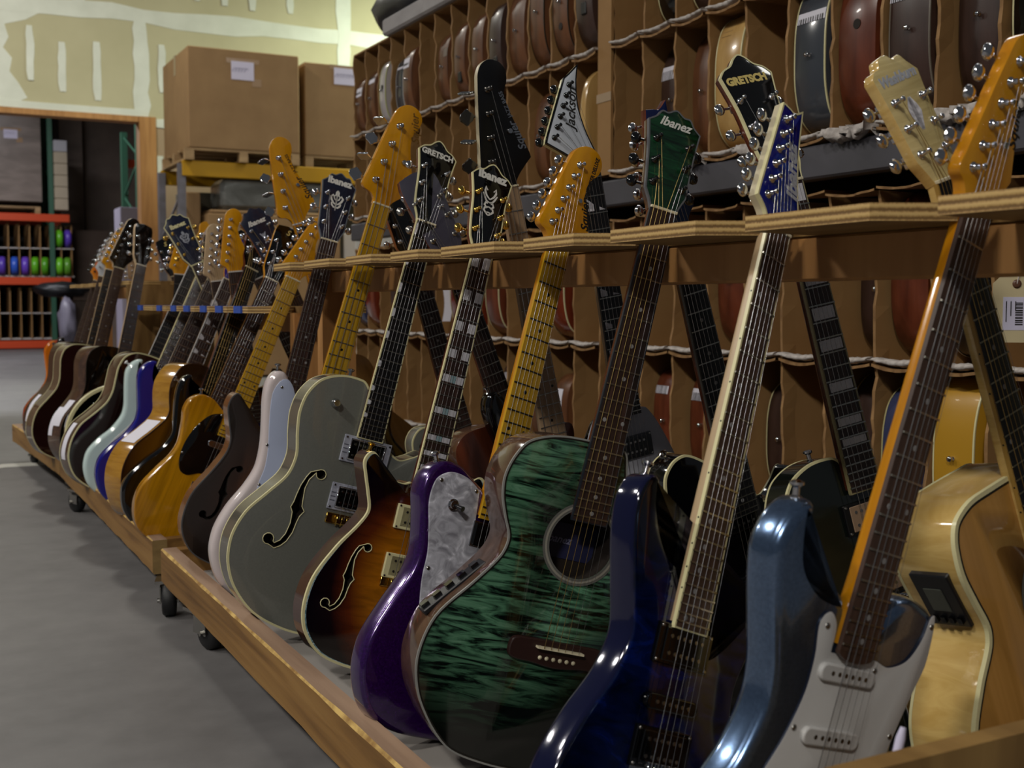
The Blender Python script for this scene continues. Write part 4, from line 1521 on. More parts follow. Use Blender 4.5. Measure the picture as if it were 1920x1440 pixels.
    # ---- pickups
    for (kind, v, u) in sp.get('pickups', ()):
        mb = MB()
        z0 = zf + .001
        z1 = -.0035
        c = [(u, v)]
        U, V = u * k, v * k
        if kind == 'single':
            pl = []
            for q in range(24):
                a = 2 * math.pi * q / 24
                pl.append((U + (.034 if math.cos(a) > 0 else -.034) + .009 * math.cos(a), V + .009 * math.sin(a)))
            slab(mb, pl, z1, z0, .002, 0, 3)
            for q in range(6):
                x = U + (q - 2.5) * .0104
                mb.lathe([(.0024, z1), (.0024, z1 + .0006)], 10, 1, Matrix.Translation((x, V, 0)))
            pm = [sp.get('pmat', white), steel]
        elif kind == 'hb':
            mb.box((U - .035, V - .0185, z0), (U + .035, V + .0185, z1), 0, None, .001)
            for r_ in (-.0095, .0095):
                for q in range(6):
                    mb.lathe([(.0024, z1), (.0024, z1 + .0006)], 10, 1, Matrix.Translation((U + (q - 2.5) * .0102, V + r_, 0)))
            if sp.get('pring') is not None:
                mb.box((U - .045, V - .0225, z0 - .002), (U + .045, V + .0225, z0 + .0045), 2, None, .001)
                for a in (-.041, .041):
                    for b_ in (-.019, .019):
                        mb.lathe([(.0022, z0 + .0045), (.0016, z0 + .0058)], 8, 3, Matrix.Translation((U + a, V + b_, 0)))
            pm = [sp.get('pmat', gloss_black), steel, sp.get('pring') or black, steel]
        elif kind == 'filter':
            mb.box((U - .052, V - .027, z0 - .001), (U + .052, V + .027, z0 + .003), 2, None, .001)
            mb.box((U - .036, V - .019, z0 + .003), (U + .036, V + .019, z1 - .001), 0, None, .001)
            for a, b_ in ((-1, -1), (1, -1), (-1, 1), (1, 1)):
                mb.lathe([(.0026, z0 + .003), (.0018, z0 + .0046)], 8, 1, Matrix.Translation((U + a * .047, V + b_ * .022, 0)))
            fr = [(-.037, -.020), (.037, -.020), (.037, .020), (-.037, .020)]
            mb.tube([(U + a, V + b_, z0 + .005) for a, b_ in fr], .0022, 6, 1, False, None, True)
            for r_ in (-.011, .011):
                for q in range(6):
                    mb.lathe([(.0030, z1 - .001), (.0026, z1 + .0006)], 10, 1, Matrix.Translation((U + (q - 2.5) * .0108, V + r_, 0)))
            for q in range(3):
                mb.box((U - .05, V + .006 - q * .008, z0 + .003), (U - .040, V + .008 - q * .008, z0 + .0034), 3)
            pm = [gloss_black, chrome, pearl('ring_pearl', [(.3, '#8b8d9a'), (.7, '#a9abb8')], 50), plain('ring_line', '#5a5c68', .4)]
        elif kind == 'wide':
            mb.box((U - .030, V - .018, z0), (U + .030, V + .018, z1), 0, None, .003)
            mb.box((U - .032, V - .020, z0), (U + .032, V + .020, z0 + .003), 1, None, .001)
            pm = [gloss_black, chrome]
        mb.build('pickup', pm, g)
    for f in sp.get('extra', ()):
        f(g, sp, zf, zt, B, bv)
    return g


def dome_h(poly, rt, zt, dome, x, y):
    """approximate height of the arched top at a point"""
    if not dome:
        return zt
    sy = min(max(y, .13), .30)
    best, d = None, 1e9
    dx, dy = x, y - sy
    L = math.hypot(dx, dy)
    if L < 1e-6:
        return zt + dome
    # march outwards to find the rim
    r = L
    ux, uy = dx / L, dy / L
    def inside(px, py):
        c = False
        n = len(poly)
        for i in range(n):
            x1, y1 = poly[i]
            x2, y2 = poly[i - 1]
            if (y1 > py) != (y2 > py) and px < (x2 - x1) * (py - y1) / (y2 - y1) + x1:
                c = not c
        return c
    while inside(ux * r, sy + uy * r) and r < .4:
        r += .004
    t = 1 - L / r
    return zt + dome * (1 - (1 - max(0, t)) ** 2.4)


# extras -----------------------------------------------------------
def part(g, name, mats, fn):
    mb = MB()
    fn(mb)
    return mb.build(name, mats, g, 40)


def knob(u, v, mat, r=12, h=15, top=None):
    def f(g, sp, zf, zt, B, bv):
        def b(mb):
            mb.lathe([(r * 1.0e-3, zf), (r * 1.0e-3, zf + h * .3e-3), (r * .8e-3, zf + h * .9e-3), (r * .7e-3, zf + h * 1e-3), (0.0001, zf + h * 1e-3)], 18, 0, Matrix.Translation((u * .001, v * .001, 0)))
        part(g, 'knob', mat, b)
    return f


def strap_button(x, y, ang, mat=chrome, z=-22):
    def f(g, sp, zf, zt, B, bv):
        kx, ky = sp.get('bk', (1, 1))
        poly = spline(mm([(p[0] * kx, p[1] * ky) + tuple(p[2:]) for p in OUT[sp['body']]]), 6)
        i = min(range(len(poly)), key=lambda j: (poly[j][0] - x * .001) ** 2 + (poly[j][1] - y * .001) ** 2)
        a, c = Vector(poly[i - 1]), Vector(poly[(i + 1) % len(poly)])
        t = (c - a).normalized()
        an = math.atan2(-t.x, t.y)

        def b(mb):
            M = Matrix.Translation((poly[i][0], poly[i][1], zt + z * .001)) @ Matrix.Rotation(an, 4, 'Z') @ Matrix.Rotation(R(90), 4, 'Y')
            mb.lathe([(.0062, -.004), (.0062, 0), (.0034, .002), (.0034, .009), (.0072, .012), (.0072, .0145), (.004, .016)], 14, 0, M)
        part(g, 'strap_button', mat, b)
    return f


def toggle(u, v):
    def f(g, sp, zf, zt, B, bv):
        def b(mb):
            z = zf + .0022
            mb.lathe([(.0095, z), (.0095, z + .002), (.007, z + .003), (.0065, z + .006), (.003, z + .0065)], 18, 0, Matrix.Translation((u * .001, v * .001, 0)))
            mb.tube([(u * .001, v * .001, z + .005), (u * .001 + .006, v * .001 - .004, z + .022)], [.0022, .0045], 10, 1)
        part(g, 'toggle_switch', [chrome, gloss_black], b)
    return f


def slab_bridge(mat=chrome, wd=74, dp=24, saddles=True, dv=0):
    def f(g, sp, zf, zt, B, bv):
        def b(mb):
            v = (bv + dv) * .001
            mb.box((-wd / 2000, v - dp * .0007, zf - .001), (wd / 2000, v + dp * .0006, zf + .004), 0, None, .001)
            if saddles:
                n = 6
                for q in range(n):
                    x = (q - 2.5) * .0104
                    mb.box((x - .0045, v - .009, zf + .004), (x + .0045, v + .006, .0085), 1, None, .0008)
                    mb.tube([(x, v - .014, zf + .006), (x, v - .008, zf + .006)], .0015, 6, 1)
        part(g, 'bridge', [mat, chrome if mat is black else mat], b)
    return f


def acoustic_bridge(mat, sad=bone, wd=150, slant=0.0):
    def f(g, sp, zf, zt, B, bv):
        def b(mb):
            v = bv
            pl = mm([(-wd / 2, v - 4), (-wd / 2 + 4, v - 20), (-38, v - 24), (0, v - 28), (38, v - 24), (wd / 2 - 4, v - 20), (wd / 2, v - 4), (wd / 2 - 6, v + 8), (38, v + 10), (0, v + 10), (-38, v + 10), (-wd / 2 + 6, v + 8)])
            slab(mb, spline(pl, 4), zf + .008, zf - .001, .002, 0, 2)
            mb.box((-.036, v * .001 - .0015, zf + .006), (.036, v * .001 + .0015, .0085), 1)
            for q in range(6):
                mb.lathe([(.0028, zf + .008), (.0032, zf + .0095), (.001, zf + .0115)], 8, 1, Matrix.Translation(((q - 2.5) * .0105, (v - 15) * .001, 0)))
        part(g, 'bridge', [mat, sad], b)
    return f


def rosette(u, v, r0, r1, mat, mat2=None):
    def f(g, sp, zf, zt, B, bv):
        def b(mb):
            for (a, c, z, mi) in ((r0, r1, .0005, 0), (r0 + (r1 - r0) * .35, r0 + (r1 - r0) * .65, .0008, 1)):
                n = 48
                vv = []
                for q in range(n):
                    t = 2 * math.pi * q / n
                    for rr in (a, c):
                        vv.append(((u + rr * math.cos(t)) * .001, (v + rr * math.sin(t)) * .001, zt + z))
                mb.add(vv, [(2 * q, 2 * q + 1, (2 * q + 3) % (2 * n), (2 * q + 2) % (2 * n)) for q in range(n)], mi)
        part(g, 'rosette', [mat, mat2 or mat], b)
    return f


def trapeze(mat, v0, v1, wd=40):
    def f(g, sp, zf, zt, B, bv):
        def b(mb):
            mb.box((-wd * .0005, v1 * .001, zf + .001), (wd * .0005, v0 * .001, zf + .006), 0, None, .001)
            for s_ in (-1, 1):
                mb.tube([(s_ * .012, .002, zt + .002), (s_ * wd * .00045, v1 * .001, zf + .004)], .0025, 6)
        part(g, 'tailpiece', mat, b)
    return f


def label_strip(side_pts, wdt, mat=paper, z=-.004):
    """a paper slip stuck on the rim: follows rim points (mm), width across the rim in mm"""
    def f(g, sp, zf, zt, B, bv):
        poly = spline(mm([(p[0] * sp.get('bk', (1, 1))[0], p[1] * sp.get('bk', (1, 1))[1]) + tuple(p[2:]) for p in OUT[sp['body']]]), 6)
        ypick = [p for p in poly if p[0] < 0 and side_pts[0] <= p[1] * 1000 <= side_pts[1]]
        ypick.sort(key=lambda p: p[1])
        out = []
        n = len(ypick)
        vv = []
        for i, p in enumerate(ypick):
            a, c = Vector(ypick[max(0, i - 1)]), Vector(ypick[min(n - 1, i + 1)])
            t = (c - a).normalized()
            q = Vector((-t.y, t.x)) * .0012
            vv += [(p[0] + q.x, p[1] + q.y, zt + z), (p[0] + q.x, p[1] + q.y, zt + z - wdt * .001)]
        mb = MB()
        mb.add(vv, [(2 * i, 2 * i + 1, 2 * i + 3, 2 * i + 2) for i in range(n - 1)])
        o = mb.build('paper_label', mat, g)
    return f


def rim_frame(o_name, bk, y0, z):
    """frame on the bass-side rim: x along the rim, y across it, z outwards"""
    poly = spline(mm([(p[0] * bk[0], p[1] * bk[1]) + tuple(p[2:]) for p in OUT[o_name]]), 6)
    P = sorted([p for p in poly if p[0] < 0], key=lambda p: abs(p[1] - y0))[0]
    i = poly.index(P)
    a, c = Vector(poly[i - 1]), Vector(poly[(i + 1) % len(poly)])
    t = (c - a).normalized()
    n = Vector((t.y, -t.x))
    return Matrix(((t.x, 0, n.x, P[0]), (t.y, 0, n.y, P[1]), (0, -1, 0, z), (0, 0, 0, 1)))

# ------------------------------------------------------------------ guitar finishes
def metallic(name, stops, rough=.28, metal=.75):
    """flake lacquer: metallic base under clear coat"""
    m = grain(name, stops, (5, 5, 5), rough=rough, coat=1.0, metal=metal, nscale=60)
    return m


ice_blue = metallic('ice_blue_metallic', [(.3, '#566c8c'), (.7, '#6a83a6')], .2, .9)
purple = metallic('purple_metallic', [(.3, '#24053f'), (.7, '#3a0b60')], .2, .4)
silver = metallic('silver_grey_lacquer', [(.3, '#71736c'), (.7, '#787a73')], .32, .2)
silver_side = plain('silver_side', '#5f5b54', .16, .25, .6)
fl_green = None


def flame(name, stops, scale=(5, 46, 10), rough=.1, dark=None, dist=1.2, centre=None, radii=None):
    m, nt, b = nodes(name)
    v = mapping(nt, scale, (0, 0, R(-6)))
    f = tex_noise(nt, v, 1, 4, .62, dist)
    col = ramp(nt, f, stops)
    if dark:
        tc = nt.nodes.new('ShaderNodeTexCoord')
        mp = nt.nodes.new('ShaderNodeMapping')
        mp.inputs['Location'].default_value = (-centre[0] / radii[0], -centre[1] / radii[1], 0)
        mp.inputs['Scale'].default_value = (1 / radii[0], 1 / radii[1], 0)
        nt.links.new(tc.outputs['Object'], mp.inputs[0])
        ln = nt.nodes.new('ShaderNodeVectorMath')
        ln.operation = 'LENGTH'
        nt.links.new(mp.outputs[0], ln.inputs[0])
        rr = nt.nodes.new('ShaderNodeMapRange')
        rr.inputs[1].default_value, rr.inputs[2].default_value = dark[1], dark[2]
        rr.interpolation_type = 'SMOOTHSTEP'
        nt.links.new(ln.outputs['Value'], rr.inputs[0])
        mx = nt.nodes.new('ShaderNodeMix')
        mx.data_type = 'RGBA'
        nt.links.new(rr.outputs[0], mx.inputs[0])
        nt.links.new(col, mx.inputs[6])
        mx.inputs[7].default_value = lin(dark[0])
        col = mx.outputs[2]
    nt.links.new(col, b.inputs['Base Color'])
    b.inputs['Roughness'].default_value = rough
    b.inputs['Coat Weight'].default_value = .5
    b.inputs['Coat Roughness'].default_value = .04
    MATS[name] = m
    return m


green_flame = flame('green_flamed_maple', [(.40, '#070f0a'), (.47, '#2a4736'), (.55, '#4b765b'), (.8, '#739a7f')], (9, 70, 10), .1, ('#040805', .5, 1.12), 1.5, (-.10, .31), (.20, .25))  # dark burst, pushed to the lower right to paint in the shade there
green_head = flame('green_flamed_head', [(.35, '#04120a'), (.6, '#123c22'), (.8, '#1d5a35')], (10, 80, 10), .12)
blue_quilt = flame('blue_quilted_maple', [(.3, '#010414'), (.55, '#03103f'), (.8, '#06237a')], (10, 26, 8), .08, ('#02030c', .5, 1.15), 2.0, (.02, .24), (.17, .24))
blue_head = flame('blue_quilted_head', [(.3, '#06145c'), (.55, '#0b2a94'), (.8, '#1669a8')], (14, 22, 8), .12, ('#0c1470', .5, 1.1), 2.0, (.012, .06), (.03, .09))
sunburst_semi = burst('brown_sunburst', [(0, '#b97712'), (.40, '#a5640e'), (.62, '#5e2809'), (.80, '#160806'), (1, '#070405')], (.015, .165), (.185, .235), .1, ((12, 60, 10), .18))
brown_burst = burst('brown_violin_burst', [(0, '#8a5517'), (.35, '#6d4013'), (.62, '#3b2112'), (.85, '#241610'), (1, '#1a110d')], (.03, .17), (.175, .24), .25, ((30, 5, 10), .25))
tele_yellow = burst('butterscotch', [(0, '#c48a10'), (.7, '#bd840e'), (1, '#a8700a')], (0, .2), (.2, .26), .12, ((60, 4, 10), .2))
amber_flame = flame('amber_flamed_acacia', [(.3, '#94681f'), (.55, '#a97a2a'), (.8, '#b98c38')], (4, 60, 8), .14)
amber_top = burst('amber_acoustic_top', [(0, '#8d5f14'), (.6, '#7a4d0e'), (.9, '#4d2d0a'), (1, '#2c1a08')], (0, .2), (.2, .27), .14)
natural_top = grain('spruce_top', [(.3, '#a5793a'), (.7, '#b98a4a')], (60, 2, 10), rough=.12, coat=.4)
natural_flame = flame('flamed_maple_side', [(.3, '#b89654'), (.6, '#cdae6c'), (.8, '#d8bd80')], (5, 40, 10), .12)
flame_head = flame('flamed_maple_head', [(.3, '#b3a06b'), (.6, '#c9b781'), (.8, '#d5c592')], (4, 90, 8), .12)
mint = plain('surf_green_lacquer', '#c6dad7', .1, 0, .6)
pinkish = plain('shell_pink_lacquer', '#cdc1c1', .1, 0, .6)
royal = plain('royal_blue_lacquer', '#17157e', .14, 0, .5)
dark_red = plain('dark_wine_lacquer', '#230b0b', .1, 0, .5)
dark_green = plain('dark_olive_lacquer', '#111613', .14, .1, .5)
black_lac = plain('black_lacquer', '#060608', .07, 0, .6)
mahog_side = grain('gloss_mahogany_side', [(.3, '#3d2a20'), (.7, '#5c4232')], (6, 30, 30), rough=.1, coat=.5)
brown_side = grain('brown_side', [(.3, '#6a4526'), (.7, '#7f5531')], (6, 20, 20), rough=.25, coat=.3)
wine_side = plain('wine_side', '#3a1d16', .12, 0, .5)
ac_burst = burst('acoustic_burst', [(0, '#a86a18'), (.35, '#7c4810'), (.6, '#3a1d0c'), (.8, '#160d09'), (1, '#0b0706')], (.02, .2), (.2, .26), .12)
orange_burst = burst('cherry_burst', [(0, '#d87a0c'), (.55, '#c8640a'), (.8, '#8a2408'), (1, '#4a0c10')], (-.05, .36), (.24, .40), .12)
pearl_white = pearl('pearloid', [(.30, '#85848d'), (.45, '#a5a5ae'), (.56, '#b6b6c0'), (.68, '#dcdce6')], 62, .18)
lilac_guard = plain('lilac_white_guard', '#b5bfda', .25)
smoke_guard = plain('lilac_grey_guard', '#77758a', .25)
navy_head = plain('navy_head', '#161a2e', .25, 0, .3)
grey_v = grain('white_lacquer', [(.3, '#8b8c95'), (.7, '#a6a6ae')], (6, 6, 6), rough=.2, coat=.4)
white_head = grain('white_head', [(.3, '#b4bac4'), (.7, '#ccd1d8')], (8, 8, 8), rough=.2, coat=.3)
slate_head = plain('slate_head', '#3a3846', .4)
amber_front = grain('amber_head', [(.25, '#bd7d0c'), (.5, '#cf9012'), (.75, '#d99c1a')], (30, 7, 40), rough=.14, coat=.6, dist=.8)
gold_ink = plain('gold_ink', '#c9b46a', .4)
white_ink = plain('white_ink', '#d3d2cc', .4)
silver_ink = plain('silver_ink', '#9fa3ad', .35)
black_ink = plain('black_ink', '#14100a', .5)
brown_ink = plain('brown_ink', '#6d4a0a', .5)
slate_ink = plain('slate_ink', '#5f646e', .4)
purf = plain('black_purfling', '#17140f', .3)
G_NEAR_F = 'guitars leaning on the near trolley, aisle side'
G_NEAR_B = 'guitars leaning on the near trolley, rack side'
G_MID = 'guitars leaning on the second trolley'
G_FAR = 'guitars leaning on the far trolley'


def emblem(pts_list, mat, sz, u, v):
    """vine shaped inlay on a head, built from curved strokes"""
    def f(g, sp, zf, zt, B, bv):
        H = [c for c in g.children if c.name.startswith('headstock') and 'binding' not in c.name][0]
        mb = MB()
        for pts, r in pts_list:
            for s_ in (1, -1):
                P = [((u + s_ * x * sz) * .001, (v + y * sz) * .001, .0003) for x, y in pts]
                n = len(P)
                rr = [r * sz * .001 * (.35 + .65 * math.sin(math.pi * (i + .5) / n)) for i in range(n)]
                vv = []
                for i, p in enumerate(P):
                    a, c = Vector(P[max(0, i - 1)]), Vector(P[min(n - 1, i + 1)])
                    t = (c - a).normalized()
                    q = Vector((-t.y, t.x, 0)) * rr[i]
                    vv += [tuple(Vector(p) + q), tuple(Vector(p) - q)]
                mb.add(vv, [(2 * i, 2 * i + 1, 2 * i + 3, 2 * i + 2) for i in range(n - 1)])
        mb.build('inlay', mat, H)
    return f


VINE = [([(0, -18), (0, -8), (0, 4), (0, 14)], 1.6), ([(0, -6), (5, -4), (10, 2), (12, 8), (8, 12), (5, 9)], 2.0), ([(0, -12), (4, -12), (8, -8), (9, -4), (6, -3)], 1.8), ([(0, 10), (2, 14), (2, 18), (0, 22)], 2.0), ([(0, 2), (4, 4), (6, 9), (3, 13)], 1.4)]
HORN = [([(0, 4), (7, 10), (11, 18), (10, 26), (6, 20)], 2.0), ([(0, -2), (6, 0), (10, 6), (14, 14)], 1.8), ([(0, -10), (5, -12), (9, -8), (7, -3), (3, -4)], 2.0), ([(0, -20), (5, -22), (9, -18), (8, -13), (4, -13)], 2.0), ([(0, -26), (3, -24), (5, -20)], 1.6)]
LILY = [([(0, -8), (1, 2), (5, 12), (9, 18)], 2.4), ([(0, -8), (0, 4), (0, 16)], 2.6), ([(0, -8), (3, -14), (6, -17)], 2.0)]

STRAT_GUARD = [(-44, 378), (-54, 374), (-58, 362), (-52, 333), (-52, 296), (-64, 252), (-78, 222), (-96, 180), (-104, 140), (-92, 120), (-60, 122), (-36, 150, 'c'), (40, 150, 'c'), (44, 118), (76, 62), (100, 45), (118, 58), (124, 95), (112, 150), (103, 200), (99, 245), (105, 276), (117, 320), (125, 347), (124, 380), (119, 400), (113, 398), (108, 373), (92, 348), (64, 337), (42, 341), (31, 340, 'c'), (-30, 340, 'c'), (-32, 366)]
DELUXE_GUARD = [(-34, 384, 'c'), (-60, 398), (-92, 400), (-114, 384), (-118, 350), (-108, 312), (-99, 272), (-98, 235), (-90, 190), (-74, 140), (-52, 100), (-20, 92), (40, 92), (80, 60), (120, 80), (128, 130), (108, 190), (92, 250), (70, 284), (46, 296), (32, 312), (29, 338, 'c'), (-29, 338, 'c')]
TELE_GUARD = [(-31, 386, 'c'), (-62, 372), (-88, 330), (-100, 280), (-98, 235), (-84, 204), (-62, 198), (-30, 214), (20, 216), (38, 240), (70, 286), (60, 300), (40, 300), (30, 318), (29, 338, 'c'), (-29, 338, 'c')]
PBASS_GUARD = [(-34, 384, 'c'), (-56, 432), (-78, 482), (-98, 500), (-114, 490), (-122, 460), (-112, 400), (-98, 340), (-94, 300), (-98, 260), (-92, 225), (-60, 210), (-20, 214), (30, 220), (60, 160), (90, 60), (120, 50), (126, 90), (110, 160), (96, 230), (92, 300), (60, 312), (40, 316), (33, 330, 'c'), (-33, 372, 'c')]

# ------------------------------------------------------------------ near trolley, aisle side
guitar('electric_guitar', 'ice blue metallic electric guitar with white pickguard and amber six-in-line headstock, nearest of all', G_NEAR_F,
       (.974, .836, .094), (-6.3, -3.2, 17.9),
       dict(B=807, L=648, nf=21, body='strat', face=ice_blue, rt=13, th=44, neck=maple_amber, fb=rosewood_l, round_end=True, head='strat', hface=amber_front, inlay_mat=dot_grey,
            guards=[(STRAT_GUARD, white, 0, [(-46, 364), (118, 388), (44, 331), (97, 268), (-54, 262), (-86, 186), (101, 168)])], guard_edge=plain('ply_line', '#1c1c2c', .4),
            pickups=[('single', 321, 0), ('single', 257.4, 0), ('single', 194, 0)], tuner=chrome, tree=[(14, 74)],
            logo=[('Squier', 19, 27, 100, 101, .35, .0004, black_ink, 1.0)],
            extra=[slab_bridge(chrome, 78, 30), knob(78, 150, white), knob(104, 112, white), knob(100, 72, white), strap_button(-112, 478, 140)]))
guitar('electric_guitar', 'deep blue quilted electric guitar with cream bound fretboard and pointed blue headstock', G_NEAR_F,
       (.961, 1.124, .087), (-10.8, 3.7, 21.6),
       dict(B=800, L=648, nf=24, body='rg', face=blue_quilt, side=plain('navy_side', '#0b0e30', .1, .2, .6), rt=7, th=42, neck=maple_pale, fb=rosewood_l, fbbind=cream, side_dots=True, inlay_off=-9, inlay_at=(3, 5, 7, 9, 12, 15, 17, 19, 21, 24), head='ibz_six', hv=.95, hface=blue_head, hside=plain('cream_head_side', '#c3b89b', .3), hang=9,
            hbind=cream, pickups=[('hb', 286, 0), ('single', 222, 0), ('hb', 172, 0)], pring=gloss_black, pmat=gloss_black, tuner=chrome,
            logo=[('Ibanez', 30, 18, 92, 98, .25, .0011, silver_ink, 1.0)],
            extra=[slab_bridge(chrome, 84, 34), knob(84, 130, black), strap_button(-96, 464, 120)]))
guitar('acoustic_guitar', 'green flamed acoustic guitar with round sound hole and green headstock', G_NEAR_F,
       (.992, 1.413, .133), (8.1, 1.9, 15.2),
       dict(B=826, L=648, nf=21, body='acoustic', face=green_flame, side=mahog_side, th=82, top=-10, rt=1.5, neck=mahog, fb=rosewood, fbbind=plain('dark_binding', '#20242c', .3), inlay_off=0, head='ibz', hv=.9, hface=green_head, hside=mahog_side, hang=12, hbind=plain('grey_binding', '#5e5f63', .3),
            hole=(0, 330, 50), bind=[(-.2, 2.4, 2.6, plain('grey_bind', '#8a8a86', .3)), (2.4, 4.6, .6, purf)], tuner=gloss_black, wound=string_bronze, gk=1.15, nut_mat=bone, inlay_mat=dot_grey,
            logo=[('Ibanez', 20, 0, 139, 0, .35, .0005, white_ink, 1.0)], bspan=54,
            extra=[acoustic_bridge(plain('dark_rosewood', '#2a1613', .4)), rosette(0, 330, 50, 60, plain('rosette_grey', '#60605c', .3), plain('rosette_pale', '#8d8a80', .3))]))
GREEN = [o for o in bpy.data.objects if o.name.startswith('acoustic_guitar')][0]
mb = MB()
mb.box((-.046, .30, -.0652), (.046, .352, -.0642))
lb = mb.build('sound_hole_label', plain('label_navy', '#23264a', .5), GREEN)
text_obj('print', 'Ibanez', .016, plain('label_ink', '#8d8fb2', .5), lb, (-.014, .327, -.0640), 0, .3, .0002)
mb = MB()
M = rim_frame('acoustic', (1, 1), .232, -.048)
mb.box((-.056, -.015, -.004), (.056, .015, .004), 0, M, .0015)
for q in range(5):
    mb.box((-.047 + q * .022, -.007, .004), (-.035 + q * .022, .006, .009), 1, M)
mb.build('preamp_panel', [plain('preamp_black', '#17181c', .35), gloss_black], GREEN)
guitar('electric_guitar', 'purple metallic electric guitar with pearloid pickguard and amber headstock', G_NEAR_F,
       (.965, 1.666, .095), (-5.8, 4.1, 18.6),
       dict(B=805, L=648, nf=21, body='tele', face=purple, rt=9, th=44, neck=maple_amber, fb=maple_gold, inlay_mat=dot_black, fret_mat=plain('dark_fret', '#3c3427', .4, .6), head='cbs', hv=.88, hface=amber_front, tuner=chrome,
            guards=[(DELUXE_GUARD, pearl_white, 0, [(-106, 384), (-92, 250), (-88, 190), (-40, 382), (-60, 120)])], pickups=[('wide', 318, 0), ('wide', 190, 0)], tree=[(20, 84)],
            logo=[('Squier', 21, 39, 66, 104, .3, .0005, black_ink, 1.0), ('TELECASTER DELUXE', 10.5, 36, 130, 86, .0, .0003, black_ink, .76)],
            extra=[toggle(-76, 352), slab_bridge(chrome, 80, 30), knob(80, 150, black), strap_button(-108, 416, 110)]))
guitar('electric_guitar', 'brown sunburst semi hollow guitar with pearl edged binding and gold hardware', G_NEAR_F,
       (.980, 1.978, .092), (-1.2, 2.3, 16.3),
       dict(B=795, L=628, nf=22, body='semi', face=sunburst_semi, side=wine_side, th=52, top=-16, dome=7, rt=0, neck=mahog, fb=rosewood, fbbind=cream, inlay='split', inlay_at=(1, 3, 5, 7, 9, 12, 15, 17, 19, 21), head='gretsch', hface=gloss_black, hang=13, hbind=cream, tuner=gold, bridge_z=8,
            bind=[(-.4, 4.2, 6, cream), (4.2, 7.8, .4, abalone)], fholes=[(-106, 164, False, .76), (106, 164, True, .76)], fbind=cream, pickups=[('hb', 286, 0), ('hb', 196, 0)], pring=cream, pmat=gold,
            logo=[('Ibanez', 24, 0, 160, 0, .0, .0012, white_ink, 1.0)],
            extra=[emblem(HORN, white_ink, 1.1, 0, 108), slab_bridge(gold, 90, 14, True), trapeze(gold, 110, 90), knob(90, 120, gold), knob(118, 90, gold), strap_button(-108, 452, 110, gold)]))
guitar('electric_guitar', 'big silver grey hollow body guitar with cream binding and black headstock', G_NEAR_F,
       (.971, 2.221, .163), (-.3, 1.4, 16.6),
       dict(B=862, L=625, nf=22, body='hollow', face=silver, side=silver_side, th=62, top=-17, dome=8, rt=0, neck=mahog, fb=ebony, fbbind=cream, inlay='thumb', inlay_at=(1, 3, 5, 7, 9, 12, 15, 17, 19), head='gretsch', hface=gloss_black, hang=12, hbind=cream, tuner=chrome, bridge_z=10,
            bind=[(-.4, 3.8, 5, cream), (-.4, 3.8, -1, cream)], fholes=[(-110, 243, False, 1.0), (110, 243, True, 1.0)], fbind=cream, pickups=[('filter', 378, 0), ('filter', 280, 0)],
            logo=[('GRETSCH', 17, 0, 155, 0, .0, .0008, white_ink, 1.0)],
            extra=[knob(-89, 459, chrome, 9, 14), strap_button(-62, 518, 95), slab_bridge(gold, 96, 16, True), trapeze(gold, 120, 40), knob(110, 120, chrome)]))
guitar('bass_guitar', 'shell pink bass guitar with lilac pickguard and long amber neck', G_NEAR_F,
       (.976, 2.481, .217), (0, -1.8, 16.4),
       dict(B=930, L=864, nf=20, nw=42, hw=62, body='bass', face=pinkish, rt=12, th=44, neck=maple_amber, fb=maple_gold, inlay_mat=dot_black, head='pbass', hv=.92, hface=amber_front, tuner=chrome, bspan=57, bridge_z=10, gk=1.0,
            guards=[(PBASS_GUARD, lilac_guard, 0, [(-106, 480), (-96, 262), (-103, 350)])], pickups=[('wide', 175, -14), ('wide', 150, 14)], tree=[(24, 110)],
            logo=[('Squier', 26, 30, 190, 108, .35, .0004, brown_ink, 1.0)],
            extra=[slab_bridge(chrome, 80, 40, False), strap_button(-116, 512, 100)]))
guitar('electric_guitar', 'brown burst semi hollow guitar with navy six-post headstock at the far end of near trolley', G_NEAR_F,
       (.953, 2.775, .152), (3, 0, 14.6),
       dict(B=838, L=628, nf=22, body='semi_big', face=brown_burst, side=brown_side, th=58, top=-16, dome=6, rt=0, neck=mahog, fb=rosewood, inlay='dot', head='ibz', hface=navy_head, hside=plain('amber_side', '#9a6a14', .3), hang=12, hbind=plain('slate_bind', '#5f646c', .3), tuner=chrome,
            bind=[(-.3, 2.6, 4, plain('slate_edge', '#4a4a4c', .3))], fholes=[(-106, 185, False, .85), (106, 185, True, .85)], pickups=[('hb', 330, 0), ('hb', 214, 0)], pmat=chrome, pring=black,
            logo=[('Ibanez', 24, 0, 156, 0, .0, .0012, white_ink, 1.0)],
            extra=[emblem(VINE, white_ink, 1.3, 0, 104), slab_bridge(chrome, 86, 14), trapeze(chrome, 120, 90)]))

